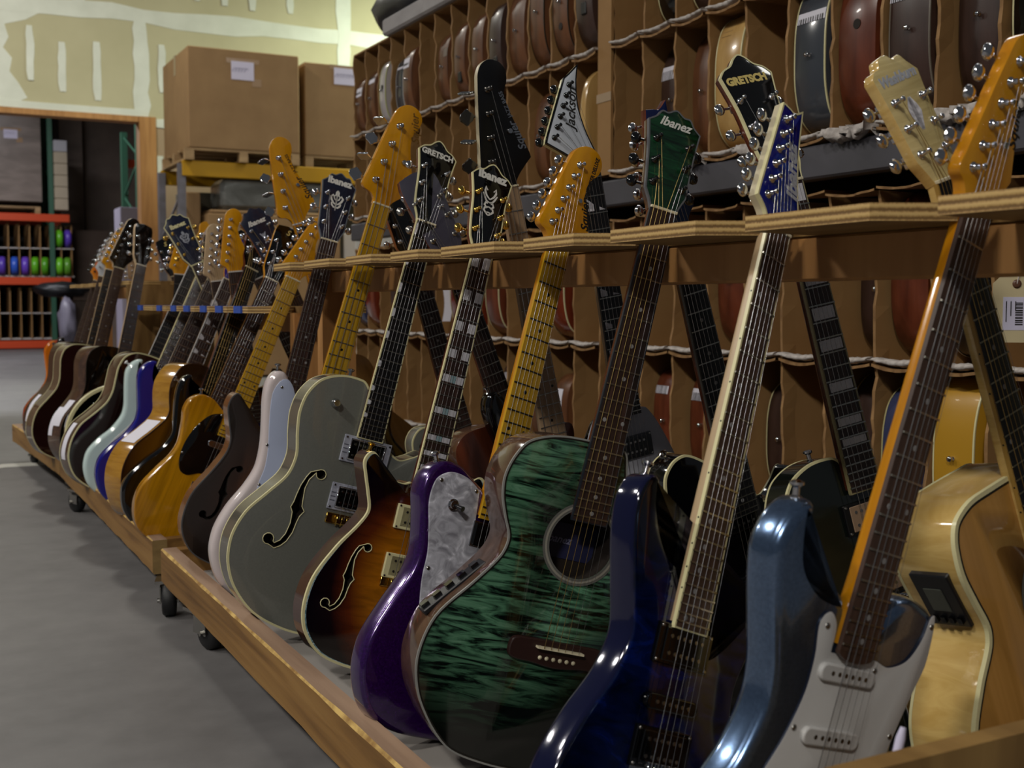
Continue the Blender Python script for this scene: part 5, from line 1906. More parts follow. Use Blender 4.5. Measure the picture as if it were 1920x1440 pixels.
# ------------------------------------------------------------------ near trolley, rack side
guitar('acoustic_guitar', 'natural flamed maple acoustic guitar with cream headstock and black preamp panel', G_NEAR_B,
       (1.076, .969, .141), (-6.4, 7.5, -16.4),
       dict(B=850, L=648, nf=20, body='jumbo', face=natural_top, side=natural_flame, th=88, top=-10, rt=1, neck=natural_flame, fb=ebony, fbbind=plain('wood_edge', '#9c7b3c', .3), side_dots=True, head='wash', hv=.86, hface=flame_head, hside=natural_flame, hang=12, tuner=chrome, wound=string_bronze,
            hole=(0, 338, 50), bind=[(-.3, 5.2, 5, cream), (5.2, 8, .5, purf), (-.3, 4, -1, cream)], inlay_mat=dot_grey,
            logo=[('Washburn', 17, 0, 132, 5, .25, .0008, silver_ink, 1.0)],
            extra=[emblem([([(0, -20), (5, -4), (9, 6), (6, 16), (0, 28)], 5), ([(0, -20), (0, 0), (0, 26)], 5)], pearl_inlay, .85, 3, 82), acoustic_bridge(rosewood), rosette(0, 338, 50, 62, plain('rosette_dark', '#55544c', .3), plain('rosette_light', '#8f8c78', .3))]))
WASH = [o for o in bpy.data.objects if o.name.startswith('acoustic_guitar') and o.get('label', '').startswith('natural flamed')][0]
mb = MB()
M = rim_frame('jumbo', (1, 1), .392, -.052)
mb.box((-.038, -.026, -.006), (.038, .026, .005), 0, M, .0015)
mb.box((-.018, -.010, .005), (.014, .014, .0062), 1, M)
for q in range(4):
    mb.box((.022, -.020 + q * .011, .005), (.030, -.014 + q * .011, .009), 2, M)
pp = mb.build('preamp_panel', [plain('preamp_black', '#17181c', .35), plain('lcd_grey', '#4a4d46', .25), gloss_black], WASH)
guitar('electric_guitar', 'dark olive hollow body guitar with block inlays and black headstock with gold lettering', G_NEAR_B,
       (1.158, 1.331, .176), (3.9, 9.6, -10.6),
       dict(B=862, L=628, nf=22, body='hollow', bk=(.92, .888), face=dark_green, th=48, top=-15, dome=5, rt=0, neck=mahog, fb=rosewood, fbbind=plain('aged_binding', '#8f8660', .3), inlay='block', inlay_mat=pearl_inlay, inlay_at=(1, 3, 5, 7, 9, 12, 15, 17), head='gretsch', hs=1.08, hv=1.06, hface=gloss_black, hang=13, hbind=cream, tuner=chrome,
            bind=[(-.3, 3.4, 4, cream), (-.3, 3.4, -1, cream)], pickups=[('hb', 366, 0), ('hb', 270, 0)], pring=black, pmat=plain('tan_bobbin', '#8a725c', .35),
            logo=[('GRETSCH', 17, -2, 171, 3, .0, .0010, gold_ink, 1.0)], extra=[strap_button(-62, 497, 95), slab_bridge(chrome, 90, 16), trapeze(chrome, 130, 40)]))
guitar('electric_guitar', 'black thin bodied guitar with cream binding and dot fretboard, behind the green one', G_NEAR_B,
       (1.092, 1.51, .116), (1.4, 2.2, -14.7),
       dict(B=808, L=648, nf=22, body='round_single', face=black_lac, th=52, top=-13, rt=1, neck=mahog, fb=ebony, fbbind=plain('grey_edge', '#4a4842', .4), head='ibz_six', hface=plain('head_blue_black', '#0d1a44', .2), tuner=chrome, inlay_mat=dot_grey,
            bind=[(-.3, 3.4, 4, cream), (-.3, 3.0, -1, cream)], pickups=[('hb', 330, 0), ('hb', 210, 0)], pring=black, extra=[strap_button(-100, 462, 95), slab_bridge(chrome, 80, 20)]))
guitar('electric_guitar', 'white V shaped guitar with black pointed inlays and a pointed white headstock', G_NEAR_B,
       (1.156, 1.89, .270), (0, 2, -9.8),
       dict(B=885, L=648, nf=24, body='vee', face=grey_v, th=42, top=-10, rt=3, neck=maple_pale, fb=ebony, inlay='shark', head='jackson', hface=white_head, hside=cream, hang=11, hbind=gloss_black, tuner=gloss_black,
            pickups=[('hb', 330, 0), ('hb', 200, 0)], pring=gloss_black, logo=[('Jackson', 27, -7, 98, 71, .3, .0004, black_ink, 1.0)], extra=[slab_bridge(black, 84, 30)]))
guitar('bass_guitar', 'bass guitar with tall rounded black headstock and pale maple neck', G_NEAR_B,
       (1.121, 2.139, .235), (0, 1, -11.1),
       dict(B=918, L=864, nf=20, nw=40, hw=62, body='bass', face=black_lac, rt=11, neck=maple_nat, fb=maple_nat, inlay_mat=dot_black, head='pbass', hface=plain('satin_black_head', '#08080a', .3), hside=plain('ivory_side', '#b3a88c', .4), tuner=plain('smoked_chrome', '#6a6763', .14, 1.0), bspan=57,
            pickups=[('wide', 175, 0), ('wide', 110, 0)], tree=[(24, 112)], ttilt=40,
            logo=[('Squier', 24, 42, 100, 106, .3, .0004, slate_ink, 1.0), ('JAZZ BASS', 12, 26, 166, 104, .0, .0002, slate_ink, 1.0)],
            extra=[slab_bridge(chrome, 80, 40, False), strap_button(-116, 512, 100)]))
guitar('electric_guitar', 'mahogany brown guitar with slate grey six-post headstock, behind the sunburst one', G_NEAR_B,
       (1.022, 2.2, .09), (0, 2, -19.8),
       dict(B=800, L=628, nf=22, body='singlecut', bk=(1.03, 1.02), face=mahog, side=mahog_side, th=60, top=-12, rt=1, neck=mahog, fb=rosewood, inlay='none', inlay_at=(), head='plain3', hs=1.1, hface=slate_head, hang=13, tuner=steel,
            pickups=[('hb', 330, 0)], extra=[slab_bridge(chrome, 80, 16)]))
guitar('electric_guitar', 'silver grey guitar with lilac grey pickguard, between grey hollow body and sunburst', G_NEAR_B,
       (1.083, 2.548, .106), (0, 2, -15.8),
       dict(B=806, L=648, nf=22, body='tele', face=silver, rt=1, th=44, neck=mahog, fb=rosewood, inlay_mat=dot_grey, head='ibz', hface=gloss_black, hside=plain('orange_wood_side', '#8a4f22', .35), tuner=chrome,
            bind=[(-.3, 3, 3, cream), (-.3, 3, -1, cream)], guards=[(TELE_GUARD, smoke_guard, 0, [(-64, 366), (-92, 250)])], pickups=[('hb', 300, 0)], pmat=chrome,
            logo=[('Ibanez', 24, 0, 150, 0, .3, .0005, white_ink, 1.0)], extra=[knob(-104, 372, plain('dark_knob', '#19191b', .15, .5), 11, 12), slab_bridge(chrome, 80, 20)]))

# ------------------------------------------------------------------ second trolley
guitar('electric_guitar', 'butterscotch yellow guitar with black pickguard and maple neck', G_MID, (.982, 3.17, .065), (0, 0, 23.7),
       dict(B=800, L=648, nf=22, body='tele', face=tele_yellow, rt=4, th=44, neck=maple_amber, fb=maple_gold, inlay_mat=dot_black, head='strat', hface=amber_front, tuner=chrome,
            guards=[(TELE_GUARD, gloss_black, 0, [(-36, 380), (-82, 336), (-96, 250)])], pickups=[('single', 300, 0)], pmat=chrome, extra=[slab_bridge(chrome, 82, 60), strap_button(-104, 414, 110)]))
guitar('electric_guitar', 'glossy black double cutaway guitar with dark fretboard, behind the butterscotch one', G_MID, (.988, 3.40, .067), (0, 0, 24.5),
       dict(B=808, L=648, nf=22, body='rg', bk=(1.03, 1.0), face=black_lac, rt=9, th=44, neck=maple_amber, fb=rosewood, inlay_mat=dot_grey, head='plain3', hface=gloss_black, hang=12, tuner=chrome,
            pickups=[('hb', 300, 0)], logo=[('S', 24, 0, 158, 0, .2, .0004, gold_ink, 1.0)], extra=[strap_button(-124, 432, 120), slab_bridge(chrome, 80, 24)]))
guitar('acoustic_guitar', 'amber flamed acoustic with dark neck and a broad white paper slip on its rim', G_MID, (.990, 3.62, .104), (-20, 0, 22.9),
       dict(B=838, L=648, nf=20, body='acoustic', bk=(.93, 1.05), face=amber_top, side=amber_flame, th=95, top=-10, rt=1, neck=mahog, fb=ebony, hw=60, nw=48, head='plain3', hs=1.1, hface=gloss_black, hang=12, tuner=chrome, wound=string_bronze,
            hole=(0, 338, 50), bind=[(-.3, 2.5, 3, plain('tortoise', '#3d2413', .3))], inlay_mat=dot_grey, inlay_at=(),
            guards=[([(-20, 280), (-58, 290), (-92, 330), (-62, 352), (-48, 346), (-46, 310)], gloss_black, 0, [])], extra=[acoustic_bridge(rosewood), label_strip((205, 305), 74, paper, -.012)]))
guitar('electric_guitar', 'royal blue guitar with white bound fretboard and pointed inlays', G_MID, (.971, 3.82, .072), (0, 0, 23.3),
       dict(B=805, L=648, nf=24, body='strat', bk=(1.06, 1.0), face=royal, rt=8, th=42, neck=maple_amber, fb=rosewood, fbbind=white, inlay='shark', head='plain3', hs=.8, hface=royal, tuner=chrome, pickups=[('hb', 300, 0)], extra=[slab_bridge(chrome, 80, 24)]))
guitar('electric_guitar', 'pale surf green guitar between royal blue and dark wine ones', G_MID, (.973, 4.06, .070), (0, 0, 24.3),
       dict(B=810, L=648, nf=21, body='strat', face=mint, rt=13, th=44, neck=maple_pale, fb=rosewood, head='plain3', hs=.8, hface=gloss_black, tuner=chrome, inlay_mat=dot_grey,
            guards=[(STRAT_GUARD, white, 0, [])], pickups=[('single', 321, 0), ('single', 257, 0), ('single', 194, 0)], extra=[slab_bridge(chrome, 78, 30), strap_button(-140, 446, 130, white)]))
guitar('acoustic_guitar', 'dark wine acoustic with cream edge and cream bound fretboard', G_MID, (.992, 4.27, .105), (-10, 0, 24.6),
       dict(B=850, L=648, nf=20, body='dread', bk=(1.0, 1.0), face=dark_red, side=mahog_side, th=95, top=-11, rt=1, neck=mahog, fb=rosewood, fbbind=cream, head='plain3', hface=gloss_black, hang=12, tuner=gold,
            bind=[(-.3, 4, 4.5, cream), (-.3, 3, -1, cream)], hole=(0, 338, 50), extra=[acoustic_bridge(rosewood), label_strip((60, 200), 40, paper, -.03)]))

# banjo
Bj = 900
gb = empty('banjo', pose((1.020, 4.52, .156), 0, 0, 23.8, Bj), 'banjo with chrome tension hooks round its rim, standing between two acoustics', 'banjo', G_MID)
k = .001
C = (0, .19)
mb = MB()
Mz = Matrix.Translation((0, .19, 0))
mb.lathe([(.185, -.095), (.19, -.09), (.19, -.045), (.178, -.04), (.15, -.04), (.15, -.09)], 48, 0, Mz)
mb.lathe([(.0, -.096), (.185, -.095)], 48, 0, Mz)
mb.build('resonator', mahog_side, gb)
mb = MB()
mb.lathe([(.190, -.050), (.1925, -.046), (.190, -.040), (.186, -.040)], 48, 0, Mz)
mb.build('binding', cream, gb)
mb = MB()
mb.lathe([(.1, -.020), (.139, -.020), (.142, -.022), (.142, -.075)], 48, 0, Mz)
mb.add([(.1 * math.cos(2 * math.pi * q / 48), .19 + .1 * math.sin(2 * math.pi * q / 48), -.020) for q in range(48)], [tuple(range(48))], 0)
mb.build('drum_head', plain('drum_skin', '#c9c4b8', .5), gb)
mb = MB()
mb.lathe([(.141, -.021), (.147, -.017), (.148, -.030), (.143, -.034)], 48, 0, Mz)
mb.build('tension_hoop', chrome, gb)
for q in range(24):
    a = 2 * math.pi * q / 24
    mb = MB()
    c_, s_ = math.cos(a), math.sin(a)
    mb.tube([(.144 * c_, .19 + .144 * s_, -.014), (.154 * c_, .19 + .154 * s_, -.016), (.155 * c_, .19 + .155 * s_, -.05)], .0026, 6)
    mb.box((-.005, -.004, -.058), (.005, .004, -.046), 0, Matrix.Translation((.155 * c_, .19 + .155 * s_, 0)) @ Matrix.Rotation(a, 4, 'Z'))
    mb.build('tension_hook', chrome, gb)
mb = MB()
for v0, v1, w0, w1, z0, z1 in ((.34, Bj * k, .026, .0165, -.022, 0),):
    mb.add([(-w0, v0, z1), (w0, v0, z1), (w1, v1, z1), (-w1, v1, z1), (-w0 * .7, v0, z0), (w0 * .7, v0, z0), (w1 * .7, v1, z0), (-w1 * .7, v1, z0)],
           [(0, 1, 2, 3), (7, 6, 5, 4), (0, 4, 5, 1), (1, 5, 6, 2), (2, 6, 7, 3), (3, 7, 4, 0)])
nk = mb.build('neck', ebony, gb)
mb = MB()
mb.tube([(-.026, .34, 0), (-.0165, Bj * k, 0)], .0017, 5)
mb.build('neck_binding', white, nk)
um = unit_bar('fret', fret_mat)
for n in range(1, 20):
    f = fret(n, 670)
    o = link('fret', um, nk)
    o.location = (0, (Bj - f) * k, -.0005)
    o.scale = ((33 + 19 * f / 560) * k, .002, .0018)
mb = MB()
slab(mb, spline(mm(HEAD['banjo']), 5), 0, -.013, .0008, .0008, 2)
H = mb.build('headstock', amber_front, gb)
H.location = (0, Bj * k, -.004)
H.rotation_euler = (-R(12), 0, 0)
for u, v, s_ in POSTS['banjo']:
    o = link('tuner', tuner_mesh('std', 14, chrome), H)
    o.location = (u * k, v * k, 0)
    if s_ > 0:
        o.rotation_euler = (0, 0, math.pi)
for q in range(4):
    mb = MB()
    mb.tube([((-12 + 8 * q) * k, Bj * k, .002), ((-15 + 10 * q) * k, .14, .004)], .0004, 4, 0, False)
    mb.build('string', string_plain, gb)
mb = MB()
mb.box((-.03, .137, -.020), (.03, .143, .004))
mb.build('bridge', maple_pale, gb)

guitar('acoustic_guitar', 'sunburst acoustic with brown rim and two white paper slips, next to the banjo', G_MID, (.891, 4.9, .150), (-20, 0, 13.2),
       dict(B=840, L=648, nf=20, body='dread', bk=(1.0, .98), face=ac_burst, side=mahog_side, th=100, top=-10, rt=1, neck=maple_pale, fb=rosewood, head='plain3', hface=gloss_black, hang=12, tuner=chrome, hole=(0, 335, 50), bind=[(-.3, 2.5, 3, purf)],
            extra=[acoustic_bridge(rosewood), label_strip((150, 262), 46, paper, -.02), label_strip((110, 235), 30, paper, -.066)]))

# rack side of the second trolley
guitar('bass_guitar', 'bass with amber headstock and black block inlays on amber neck, leaning to the aisle', G_MID, (1.071, 3.380, 0.233), (0, 2, -15),
       dict(B=930, L=864, nf=20, nw=40, hw=62, body='bass', face=black_lac, rt=11, neck=maple_amber, fb=maple_amber, inlay='block', inlay_mat=dot_black, inlay_at=(1, 3, 5, 7, 9, 12, 15, 17), head='pbass', hface=amber_front, tuner=chrome, bspan=57, nut_mat=white, tree=[(26, 112)],
            pickups=[('wide', 170, 0)], logo=[('Squier', 28, 44, 98, 106, .3, .0004, black_ink, 1.0), ('JAZZ BASS', 13, 24, 176, 104, 0, .0002, black_ink, 1.0)], extra=[slab_bridge(chrome, 80, 40, False)]))
guitar('acoustic_guitar', 'guitar with navy headstock and pale lily inlay, left of the amber bass', G_MID, (1.050, 3.520, 0.111), (0, 2, -23.8),
       dict(B=840, L=648, nf=20, body='dread', face=natural_top, side=natural_flame, th=95, neck=mahog, fb=rosewood, head='ibz', hs=1.1, hface=navy_head, hang=10, tuner=chrome, hole=(0, 338, 50), nut_mat=white,
            logo=[('Ibanez', 22, -2, 152, 0, .3, .0007, white_ink, 1.0)], wound=string_bronze, extra=[emblem(LILY, silver_ink, .95, 0, 98), acoustic_bridge(rosewood)]))
guitar('electric_guitar', 'guitar with black headstock bearing a circled gold letter, next to the navy headstock', G_MID, (1.079, 3.850, 0.081), (0, 2, -24.5),
       dict(B=808, L=648, nf=22, body='singlecut', face=black_lac, th=46, rt=2, neck=mahog, fb=rosewood, head='ibz', hface=gloss_black, hang=12, tuner=chrome, nut_mat=white,
            logo=[('S', 26, -12, 154, 8, .2, .0006, gold_ink, 1.0)], extra=[emblem([([(0, 13), (7, 11), (13, 0), (7, -11), (0, -13)], 1.2)], gold_ink, 1.0, -12, 154), emblem([([(0, -14), (3, -4), (2, 8)], 2.5)], gold_ink, 1, 4, 96)]))
guitar('electric_guitar', 'guitar with long slim amber headstock standing upright right of the pale maple one', G_MID, (0.940, 3.620, 0.095), (0, 2, -5.6),
       dict(B=806, L=648, nf=22, body='strat', face=royal, rt=12, neck=maple_amber, fb=rosewood, head='strat', hface=amber_front, tuner=chrome, inlay_mat=dot_grey, nut_mat=white))
guitar('electric_guitar', 'guitar with unfinished pale maple headstock standing upright beside the gold tuned navy one', G_MID, (0.981, 4.020, 0.073), (0, 2, -7),
       dict(B=806, L=648, nf=22, body='tele', face=black_lac, rt=3, neck=maple_pale, fb=rosewood, head='strat', hface=maple_pale, tuner=chrome, inlay_mat=dot_grey, nut_mat=white))
guitar('electric_guitar', 'guitar with navy headstock, gold tuners, vine inlay and cream edge', G_MID, (0.950, 4.180, 0.136), (0, 2, -23),
       dict(B=840, L=628, nf=22, body='semi', face=sunburst_semi, side=wine_side, th=50, neck=mahog, fb=rosewood, fbbind=cream, inlay='block', inlay_mat=pearl_inlay, head='ibz', hs=1.08, hface=navy_head, hang=12, hbind=cream, tuner=gold, nut_mat=cream,
            logo=[('Ibanez', 22, 0, 152, 0, .0, .0009, cream, 1.0)], extra=[emblem(VINE, silver_ink, 1.2, 4, 100)]))
guitar('electric_guitar', 'guitar with short amber headstock tucked left of the cream edged navy one', G_MID, (1.00, 4.70, .11), (0, 2, 4),
       dict(B=806, L=648, nf=22, body='tele', face=black_lac, neck=maple_amber, fb=ebony, head='strat', hface=amber_front, tuner=chrome, nut_mat=white))

# ------------------------------------------------------------------ far trolley
guitar('acoustic_guitar', 'dark burst acoustic with cream edge, first on the far trolley', G_FAR, (.853, 5.2, .146), (-10, 0, 14.4),
       dict(B=840, L=648, nf=20, body='dread', bk=(1.0, .98), face=dark_red, side=mahog_side, th=90, neck=maple_pale, fb=rosewood_l, head='strat', hface=gloss_black, hside=maple_pale, tuner=chrome, hs=1.15, bind=[(-.3, 3.4, 4, cream), (-.3, 3, -1, cream)], hole=(0, 335, 50), extra=[acoustic_bridge(rosewood)]))
guitar('acoustic_guitar', 'dark brown acoustic with one long white paper slip on the rim, far trolley', G_FAR, (.865, 5.5, .145), (-15, 0, 14.6),
       dict(B=840, L=648, nf=20, body='dread', bk=(.98, .98), face=ac_burst, side=wine_side, th=88, neck=maple_pale, fb=ebony, head='cbs', hface=amber_front, tuner=chrome, hole=(0, 335, 50), extra=[acoustic_bridge(rosewood), label_strip((110, 240), 34, paper, -.02)]))
guitar('electric_guitar', 'black guitar with upswept horn, far trolley beside the orange burst one', G_FAR, (.872, 5.76, .12), (0, 0, 16),
       dict(B=808, L=648, nf=24, body='rg', bk=(1, 1.06), face=black_lac, rt=8, neck=maple_pale, fb=rosewood_l, head='ibz_six', hface=white_head, tuner=chrome, extra=[strap_button(-124, 452, 120)]))
guitar('electric_guitar', 'orange to red burst guitar, farthest on the far trolley', G_FAR, (.883, 6.0, .104), (0, 0, 17.2),
       dict(B=808, L=648, nf=21, body='strat', face=orange_burst, rt=10, neck=maple_pale, fb=rosewood_l, head='ibz_six', hface=burst('red_head', [(0, '#b51c08'), (.6, '#c8420a'), (1, '#d88a10')], (.0, .19), (.1, .19), .2), hside=amber_front, tuner=gloss_black))
guitar('electric_guitar', 'guitar with black headstock leaning to the aisle on the rack side of the far trolley', G_FAR, (1.12, 5.35, .12), (0, 2, -14.4),
       dict(B=808, L=648, nf=22, body='singlecut', face=black_lac, neck=mahog, fb=rosewood, head='plain3', hface=gloss_black, hang=12, tuner=chrome, logo=[('S', 26, 0, 150, 0, .2, .0006, gold_ink, 1.0)]))
guitar('electric_guitar', 'guitar with shiny fretted dark neck showing between far trolley and taped neck rest', G_FAR, (1.11, 6.2, .107), (0, 0, -14.4),
       dict(B=808, L=648, nf=22, body='strat', face=plain('lilac_lacquer', '#6a668c', .2, 0, .4), rt=10, neck=maple_nat, fb=rosewood, head='strat', hface=maple_nat, tuner=chrome))

# ------------------------------------------------------------------ guitars stored in the cubbies, tail end out
def stored_body(width, thick, seed, waist=True):
    k = 1.0
    pts = [(0, 0), (-.42, .02), (-.76, .12), (-.96, .34), (-1, .64), (-.92, 1.0), (-.74, 1.28), (-.62, 1.5), (-.62, 1.7), (-.70, 1.95), (-.70, 2.2), (-.5, 2.42), (0, 2.5)]
    full = pts + [(-x, y) for x, y in pts[-2:0:-1]]
    return spline([(x * width / 2, y * width / 2) for x, y in full], 5)


def stored(y, z0, width, thick, face, side, bind, label, group, dx=.03, tilt=0.0, pin=chrome, sticker=None, jack=None, faceleft=False, cut=None, tape=None):
    """y: middle of the body along the rack; faces turn along the rack, tail towards the aisle"""
    if y > 4.1 and z0 == PA:
        width *= .84
    dx = dx - (.045 if y > 3.5 else .02)
    M = Matrix.Translation((XR + dx, y + (.02 if y > 3.5 else .01), z0 + .018 + width / 2)) @ Matrix.Rotation(tilt, 4, 'X')
    # local: x = up (across the body), y = into the rack (along the body), z = along the rack
    A = Matrix(((0, 1, 0, 0), (0, 0, 1 if not faceleft else -1, 0), (1, 0, 0, 0), (0, 0, 0, 1)))
    if faceleft:
        A = Matrix(((0, 1, 0, 0), (0, 0, -1, 0), (-1, 0, 0, 0), (0, 0, 0, 1)))
    t = empty('stored_guitar', M @ A, label, 'guitar', group)
    poly = stored_body(width, thick, 0)
    mb = MB()
    slab(mb, poly, thick / 2, -thick / 2, .0015, .0015, 2, 0, 1)
    b = mb.build('body', [face, side], t)
    merge(b)
    b.data.set_sharp_from_angle(angle=R(40))
    if bind:
        mb = MB()
        n = len(poly)
        for zc in (thick / 2, -thick / 2):
            o0 = inset(poly, -.0005)
            s_ = 1 if zc > 0 else -1
            i0 = inset(poly, .003)
            vv = [(x, y_, zc - s_ * .004) for x, y_ in o0] + [(x, y_, zc + s_ * .0005) for x, y_ in o0] + [(x, y_, zc + s_ * .0005) for x, y_ in i0]
            ff = []
            for i in range(n):
                j = (i + 1) % n
                ff += [(i, j, n + j, n + i), (n + i, n + j, 2 * n + j, 2 * n + i)]
            mb.add(vv, ff, 0)
        mb.build('binding', bind, t)
    # a short neck going into the dark of the cell
    mb = MB()
    mb.box((-.024, width * 1.2, -.012), (.024, min(width * 1.2 + .12, DEP - dx - .01), .008), 0, None, .004)
    mb.build('neck', mahog, t)
    if pin:
        mb = MB()
        mb.lathe([(.006, 0), (.006, .002), (.0035, .004), (.0035, .008), (.0075, .011), (.0065, .014), (.001, .015)], 12, 0, Matrix.Rotation(R(90), 4, 'X'))
        mb.build('end_pin', pin, t)
    if jack:
        mb = MB()
        x = width * .5 * jack
        yb = min((abs(p[0] - x), p[1]) for p in poly if p[1] < width * .7)[1]
        mb.box((x - .022, yb - .006, -.016), (x + .022, yb + .01, .016), 0, None, .003)
        mb.build('jack_plate', black, t)
    if sticker:
        (a0, a1, z_a, z_b, mt, bars) = sticker
        P = [p for p in poly if a0 * width / 2 <= p[0] <= a1 * width / 2 and p[1] < width * .72]
        P.sort()
        o_ = []
        vv = []
        for i, p in enumerate(P):
            vv += [(p[0], p[1] - .0012, z_a * thick / 2), (p[0], p[1] - .0012, z_b * thick / 2)]
        mb = MB()
        mb.add(vv, [(2 * i, 2 * i + 1, 2 * i + 3, 2 * i + 2) for i in range(len(P) - 1)])
        s = mb.build('sticker', mt, t)
        if bars and len(P) > 2:
            mb = MB()
            p0, p1 = Vector(P[len(P) // 5 if len(P) > 4 else 0]), Vector(P[len(P) // 2])
            random.seed(int(y * 100))
            zz = z_a * thick / 2 + .006 * (1 if z_b > z_a else -1)
            ze = z_b * thick / 2
            n = 11
            for q in range(n):
                za = zz + (ze - zz) * (q + .15) / n
                zb_ = zz + (ze - zz) * (q + random.uniform(.35, .8)) / n
                mb.add([(p0.x, p0.y - .002, za), (p1.x, p1.y - .002, za), (p1.x, p1.y - .002, zb_), (p0.x, p0.y - .002, zb_)], [(0, 1, 2, 3)])
            mb.build('barcode', black_ink, s)
    if cut:
        mb = MB()
        mb.lathe([(.0001, -.001), (.012, -.001), (.013, .002)], 14, 0, Matrix.Translation((cut * width / 2, min((abs(p[0] - cut * width / 2), p[1]) for p in poly if p[1] < width * .7)[1], 0)) @ Matrix.Rotation(R(90), 4, 'X'))
        mb.build('jack_hole', hole_dark, t)
    return t


red_mahog = grain('red_mahogany', [(.3, '#4a2012'), (.7, '#6e3520')], (5, 24, 24), rough=.3, coat=.2)
brown_mah = grain('brown_mahogany', [(.3, '#4a2c1a'), (.7, '#70462a')], (5, 24, 24), rough=.4, coat=.08)
dk_mah = grain('dark_mahogany', [(.3, '#2c1c16'), (.7, '#44302a')], (5, 24, 24), rough=.38, coat=.08)
cherry = grain('cherry_gloss', [(.3, '#5a1d12'), (.7, '#74301c')], (5, 24, 24), rough=.15, coat=.4)
blond = grain('blond_maple', [(.3, '#b18b52'), (.7, '#c8a468')], (5, 30, 24), rough=.22, coat=.3)
spruce = grain('aged_spruce', [(.3, '#9c7230'), (.7, '#b38840')], (40, 4, 10), rough=.2)
pale_body = plain('pale_lilac_body', '#b3adae', .25, 0, .3)
lime_edge = plain('lime_edge', '#b3b86a', .4)
slate_body = plain('slate_body', '#3f434a', .2, 0, .4)
bl_top = plain('black_top', '#121013', .15, 0, .4)
amber_st = plain('amber_st', '#b88a24', .4, 0, .05)
blue_st = plain('slate_blue_st', '#3c4468', .2, .2, .4)
GA, GB_, GC, GD = ('guitars in the top cubby row', 'guitars in the second cubby row', 'guitars in the third cubby row', 'guitars in the lowest cubby row')
PA = ZA
PB = ZB
zC, zD = ZD + RH, ZD


def cy(i, far=True):
    """centre of cell i counted from the far end of a block"""
    return (3.52 + 14 * PIT if far else 3.435) - (i + .5) * PIT


W_ = .385
stk = lambda a, b, za, zb, m=paper, bars=True: (a, b, za, zb, m, bars)
# top row, far block (counted from the far end)
stored(cy(0) + .01, PA, .36, .10, bl_top, brown_mah, None, 'first brown guitar at the far end of the top cubby row, white tag', GA, .05, sticker=stk(.25, .62, -.8, .8))
stored(cy(1) + .01, PA, .37, .10, bl_top, brown_mah, None, 'second brown guitar from the far end of the top row, tilted white tag', GA, .05, sticker=stk(.45, .80, -.8, .8))
stored(cy(2), PA, .39, .08, pale_body, pale_body, lime_edge, 'pale body with lime edge in the third cell of the top row', GA, .04, jack=None, cut=.1)
stored(cy(3), PA, .37, .09, bl_top, slate_body, plain('pale_rim', '#b8b8b8', .3), 'slate grey guitar with pale rim beside the lime edged one', GA, .06, sticker=stk(.55, .8, -.6, .9))
stored(cy(4) + .02, PA, .39, .10, bl_top, brown_mah, None, 'brown guitar with square white tag in the fifth cell of the top row', GA, .035, sticker=stk(.34, .66, -.4, 1.0))
stored(cy(6) + .0, PA, .38, .10, bl_top, brown_mah, None, 'brown guitar with torn clear tape, seventh cell of the top row', GA, .05, sticker=stk(.25, .5, -1.4 + .4, -.2, plain('clear_patch', '#7d7168', .3), False))
stored(cy(7) - .01, PA, .40, .10, bl_top, brown_mah, None, 'brown guitar with black jack plate in the eighth cell of the top row', GA, .045, jack=-.5)
stored(cy(8) - .01, PA, .40, .10, bl_top, brown_mah, None, 'reddish brown guitar with single bright end pin in the ninth top cell', GA, .045)
stored(cy(9) - .01, PA, .40, .10, bl_top, dk_mah, None, 'dark brown guitar with black jack plate in the tenth top cell', GA, .04, jack=-.5)
stored(cy(10), PA, .42, .13, spruce, brown_mah, None, 'wide brown guitar with amber top, eleventh top cell', GA, .05)
stored(cy(11), PA, .42, .11, spruce, brown_mah, purf, 'brown guitar with amber top and dark edge, twelfth top cell', GA, .045)
stored(cy(12), PA, .42, .11, spruce, brown_mah, purf, 'brown guitar with a round jack hole in the thirteenth top cell', GA, .045, cut=-.42)
stored(cy(13), PA, .42, .11, spruce, dk_mah, None, 'dark brown guitar with amber top next to the flat card strip', GA, .04, jack=-.3)
# top row, near block
stored(cy(1, False), PA, .40, .10, bl_top, gloss_black, cream, 'black guitar with cream edges, second cell past the card strip, top row', GA, .05)
stored(cy(2, False), PA, .40, .10, spruce, dk_mah, cream, 'amber edged dark guitar at the upper frame edge, top row', GA, .05)
stored(cy(3, False), PA, .40, .10, bl_top, brown_mah, None, 'brown guitar cut by the upper frame edge near the loose foam, top row', GA, .05)
# second row, far block: a few deep in the cells
for i, nm in ((0, 'first'), (1, 'second'), (2, 'third'), (3, 'fourth'), (5, 'sixth'), (6, 'seventh')):
    stored(cy(i), PB, .36, .10, bl_top, dk_mah, None, 'dark guitar deep in the ' + nm + ' cell from the far end, second cubby row', GB_, .12)
stored(cy(10), PB, .34, .10, bl_top, dk_mah, None, 'dark guitar behind the tall black bass headstock, second row', GB_, .22)
stored(cy(11), PB, .36, .09, spruce, brown_mah, None, 'brown guitar with white tag behind the white pointed headstock, second row', GB_, .06, tilt=R(4), jack=-.72, sticker=stk(.62, .8, -.6, .9))
stored(cy(13) - .03, PB, .37, .035, blond, blond, None, 'blond slab bodied guitar edge with clear tape beside the flat card strip', GB_, .02, pin=None, sticker=stk(.74, .9, -1, 1, plain('clear_band', '#a69784', .2), False))
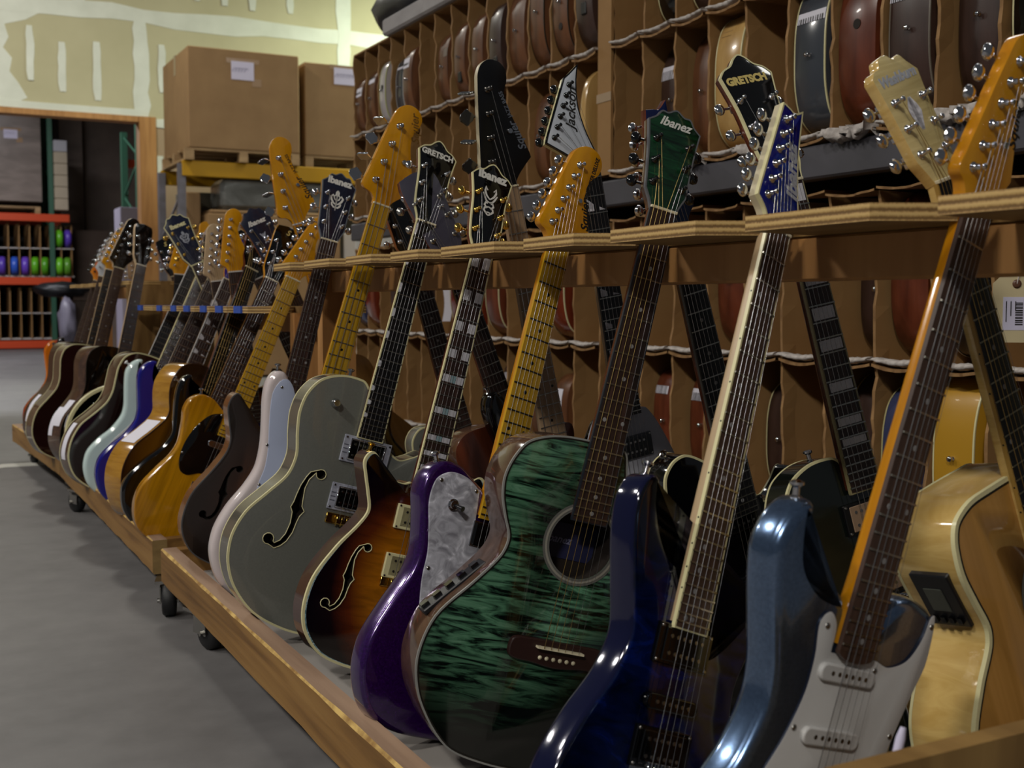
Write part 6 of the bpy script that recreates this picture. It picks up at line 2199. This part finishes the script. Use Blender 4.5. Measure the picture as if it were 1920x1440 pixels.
# second row, near block
stored(cy(1, False), PB, .40, .12, bl_top, dk_mah, None, 'dark guitar with blue marked white tag, second row behind the green headstock', GB_, .08, sticker=stk(.32, .58, -.7, 1.0, paper, True))
stored(cy(2, False) , PB, .40, .10, bl_top, brown_mah, None, 'reddish round bodied guitar left of the blond one, second row', GB_, .07)
stored(cy(3, False), PB, .41, .12, blond, blond, cream, 'blond maple guitar with cream edge, second row behind the green headstock', GB_, .03, pin=steel, sticker=stk(.60, .70, .0, .8))
stored(cy(5, False), PB, .42, .12, bl_top, slate_body, cream, 'grey guitar with cream edges and white tag behind the gold lettered headstock', GB_, .03, sticker=stk(.36, .60, -.9, .9))
stored(cy(6, False), PB, .42, .13, red_mahog, red_mahog, None, 'red mahogany guitar with dark jack hole, second row centre of the near block', GB_, .03, pin=None, cut=.22)
stored(cy(7, False), PB, .42, .13, bl_top, dk_mah, plain('pale_line', '#6d655a', .3), 'dark mahogany guitar with barcode tag left of the cream headstock', GB_, .03, sticker=stk(.28, .54, -.3, 1.0))
stored(cy(8, False), PB, .42, .12, bl_top, dk_mah, None, 'dark guitar behind the cream headstock, second row', GB_, .07)
stored(cy(9, False), PB, .42, .12, bl_top, gloss_black, cream, 'black guitar with cream edge behind the amber headstock, second row', GB_, .04)
# third row (seen under the neck rest)
for i, (m_f, m_s, bd, lab) in {
    0: (bl_top, blue_st, None, 'slate blue guitar edge in the third row behind the amber bass neck'),
    1: (bl_top, cherry, None, 'cherry guitar edge in the third row behind the amber bass neck'),
    3: (bl_top, dk_mah, None, 'dark guitar in the third row left of the long white paper tag'),
    5: (bl_top, dk_mah, None, 'dark red guitar low in the third row behind the narrow black neck'),
    7: (spruce, cherry, cream, 'cherry guitar with cream edge right of the long white paper tag'),
    8: (spruce, cherry, cream, 'cherry guitar with broad cream edge left of the pale maple neck'),
    9: (spruce, red_mahog, cream, 'red brown guitar with cream edge beside the pale maple neck'),
    11: (spruce, cherry, cream, 'cherry guitar with cream edge right of the gold maple neck'),
    12: (spruce, cherry, cream, 'cherry guitar with cream edge left of the pointed inlay neck'),
}.items():
    stored(cy(i), zC, .41, .12, m_f, m_s, bd, lab, GC, .03)
for i, (m_f, m_s, bd, lab, w_, q) in {
    3: (bl_top, red_mahog, None, 'red brown guitar in the third row behind the dotted black neck', .40, .05),
    5: (bl_top, red_mahog, plain('yellow_edge', '#b8a43c', .4), 'dark guitar with yellow edge behind the block inlay neck', .40, .10),
    6: (bl_top, dk_mah, None, 'dark two tone guitar tucked right of the block inlay neck', .34, .12),
    7: (bl_top, red_mahog, None, 'wide red brown guitar in the third row left of the nearest neck', .42, .05),
    8: (bl_top, bl_top, white, 'black guitar with white edge behind the nearest neck, third row', .42, .04),
}.items():
    stored(cy(i, False), zC, w_, .12, m_f, m_s, bd, lab, GC, q)
# lowest row
for i, (m_f, m_s, bd, lab, w_, q, s_) in {
    8: (bl_top, dk_mah, None, 'dark guitar with small white tag low behind the sunburst guitar neck', .34, .10, stk(.4, .8, -.8, .8)),
    9: (bl_top, dk_mah, None, 'dark guitar with white tag low behind the gold maple neck', .34, .10, stk(.3, .7, -.8, .8)),
    11: (bl_top, brown_mah, None, 'brown guitar with barcode slip low beside the pale maple neck', .32, .05, stk(.1, .72, -.2, .7)),
    12: (bl_top, brown_mah, None, 'brown guitar with slanted barcode slip next to the white V guitar', .30, .05, stk(-.05, .66, -.2, .7)),
}.items():
    stored(cy(i), zD, w_, .10, m_f, m_s, bd, lab, GD, q, sticker=s_)
for i, (m_f, m_s, bd, lab, w_, q, s_) in {
    1: (bl_top, red_mahog, None, 'red mahogany guitar with barcode tag right of the white V guitar', .36, .06, stk(.42, .68, -.2, .95)),
    2: (bl_top, red_mahog, None, 'red mahogany guitar with barcode tag left of the dotted black neck', .36, .08, stk(.40, .64, -.3, .95)),
    4: (bl_top, dk_mah, cream, 'dark guitar with pale edge behind the cream bound neck, lowest row', .34, .10, None),
    6: (bl_top, dk_mah, plain('yellow_edge', '#b8a43c', .4), 'dark wine guitar with yellow edge low behind the block inlay neck', .38, .09, None),
    7: (blue_st, blue_st, plain('pale_gold_edge', '#b0a878', .4), 'slate blue guitar with pale gold edge low behind the nearest neck', .36, .03, None),
    8: (amber_st, amber_st, cream, 'amber yellow guitar with cream edge low behind the natural acoustic', .40, .02, None),
}.items():
    stored(cy(i, False), zD, w_, .12, m_f, m_s, bd, lab, GD, q, sticker=s_)

# hanging paper tags
def tag_card(loc, w__, h__, rot, label, mat=paper, hole=True, print_=True):
    t = empty('paper_tag', Matrix.Translation(loc) @ Matrix.Rotation(rot, 4, 'Z'), label, 'tag')
    mb = MB()
    c = w__ * .22
    mb.prism([(-w__ / 2, -h__), (w__ / 2, -h__), (w__ / 2, -c), (w__ / 2 - c, 0), (-w__ / 2 + c, 0), (-w__ / 2, -c)], -.0005, .0005, 0, Matrix(((1, 0, 0, 0), (0, 0, -1, 0), (0, 1, 0, 0), (0, 0, 0, 1))))
    b = mb.build('card', mat, t)
    mb = MB()
    mb.lathe([(.0025, 0), (.006, 0), (.006, .001), (.0025, .001)], 14, 0, Matrix.Translation((0, -.0006, -.014)) @ Matrix.Rotation(R(90), 4, 'X'))
    mb.build('eyelet', plain('eyelet', '#5c3d2c', .4), t)
    mb = MB()
    mb.tube([(0, -.001, -.014), (.004, -.004, .01), (.002, .0, .05), (.0, .004, .11)], .0009, 5)
    mb.build('cord', foam, t)
    if print_:
        mb = MB()
        mb.box((-w__ * .28, -.0010, -h__ * .82), (w__ * .38, -.0006, -h__ * .34))
        l_ = mb.build('label', plain('label_lilac', '#c9c6dc', .6), t)
        mb = MB()
        random.seed(4)
        z = -h__ * .42
        while z > -h__ * .74:
            d = random.uniform(.0008, .0022)
            mb.box((-w__ * .02, -.0014, z - d), (w__ * .14, -.0010, z))
            z -= d + random.uniform(.0007, .0018)
        for q in range(3):
            mb.box((-w__ * .22 + q * .006, -.0014, -h__ * .7 + q * .008), (-w__ * .20 + q * .006, -.0010, -h__ * .40))
        mb.build('barcode', black_ink, l_)
    return t


tag_card((1.356, 1.1, CAM_H + .040), .062, .094, R(-35), 'cream shipping tag with barcode hanging on a cord at the far right', plain('manila', '#c2b48e', .7))
mb = MB()
pts = []
for i in range(9):
    t = i / 8
    pts.append((.012 * math.sin(t * 3), -.17 * t))
vv = []
for i, (x, z) in enumerate(pts):
    vv += [(x - .018, 0, z), (x + .018, 0, z)]
mb.add(vv, [(2 * i, 2 * i + 1, 2 * i + 3, 2 * i + 2) for i in range(8)], 0, True)
o = mb.build('paper_tag', paper)
o.location = (2.185, 4.79, CAM_H + .088)
o.rotation_euler = (0, 0, R(-30))
tag(o, 'long curled white paper tag hanging in front of the third cubby row', 'tag')
mb = MB()
mb.lathe([(.0001, 0), (.026, 0), (.026, .001), (.0001, .001)], 16, 0, Matrix.Rotation(R(70), 4, 'X'))
o = mb.build('paper_tag', paper)
o.location = (2.185, 4.36, CAM_H + .094)
o.rotation_euler = (0, 0, R(-30))
tag(o, 'small round white tag beside the block inlaid fretboard', 'tag')
# small white wedge on the end panel of the nearest trolley
mb = MB()
mb.tube([(0, 0, -.01), (.006, 0, .010), (.009, 0, .019)], [.004, .0042, .0025], 8)
o = mb.build('foam_wedge', plain('white_foam_wedge', '#c4c0d8', .6))
o.location = (.752, .72, .415)
tag(o, 'little white plastic peg sticking up behind the near end panel', 'peg')
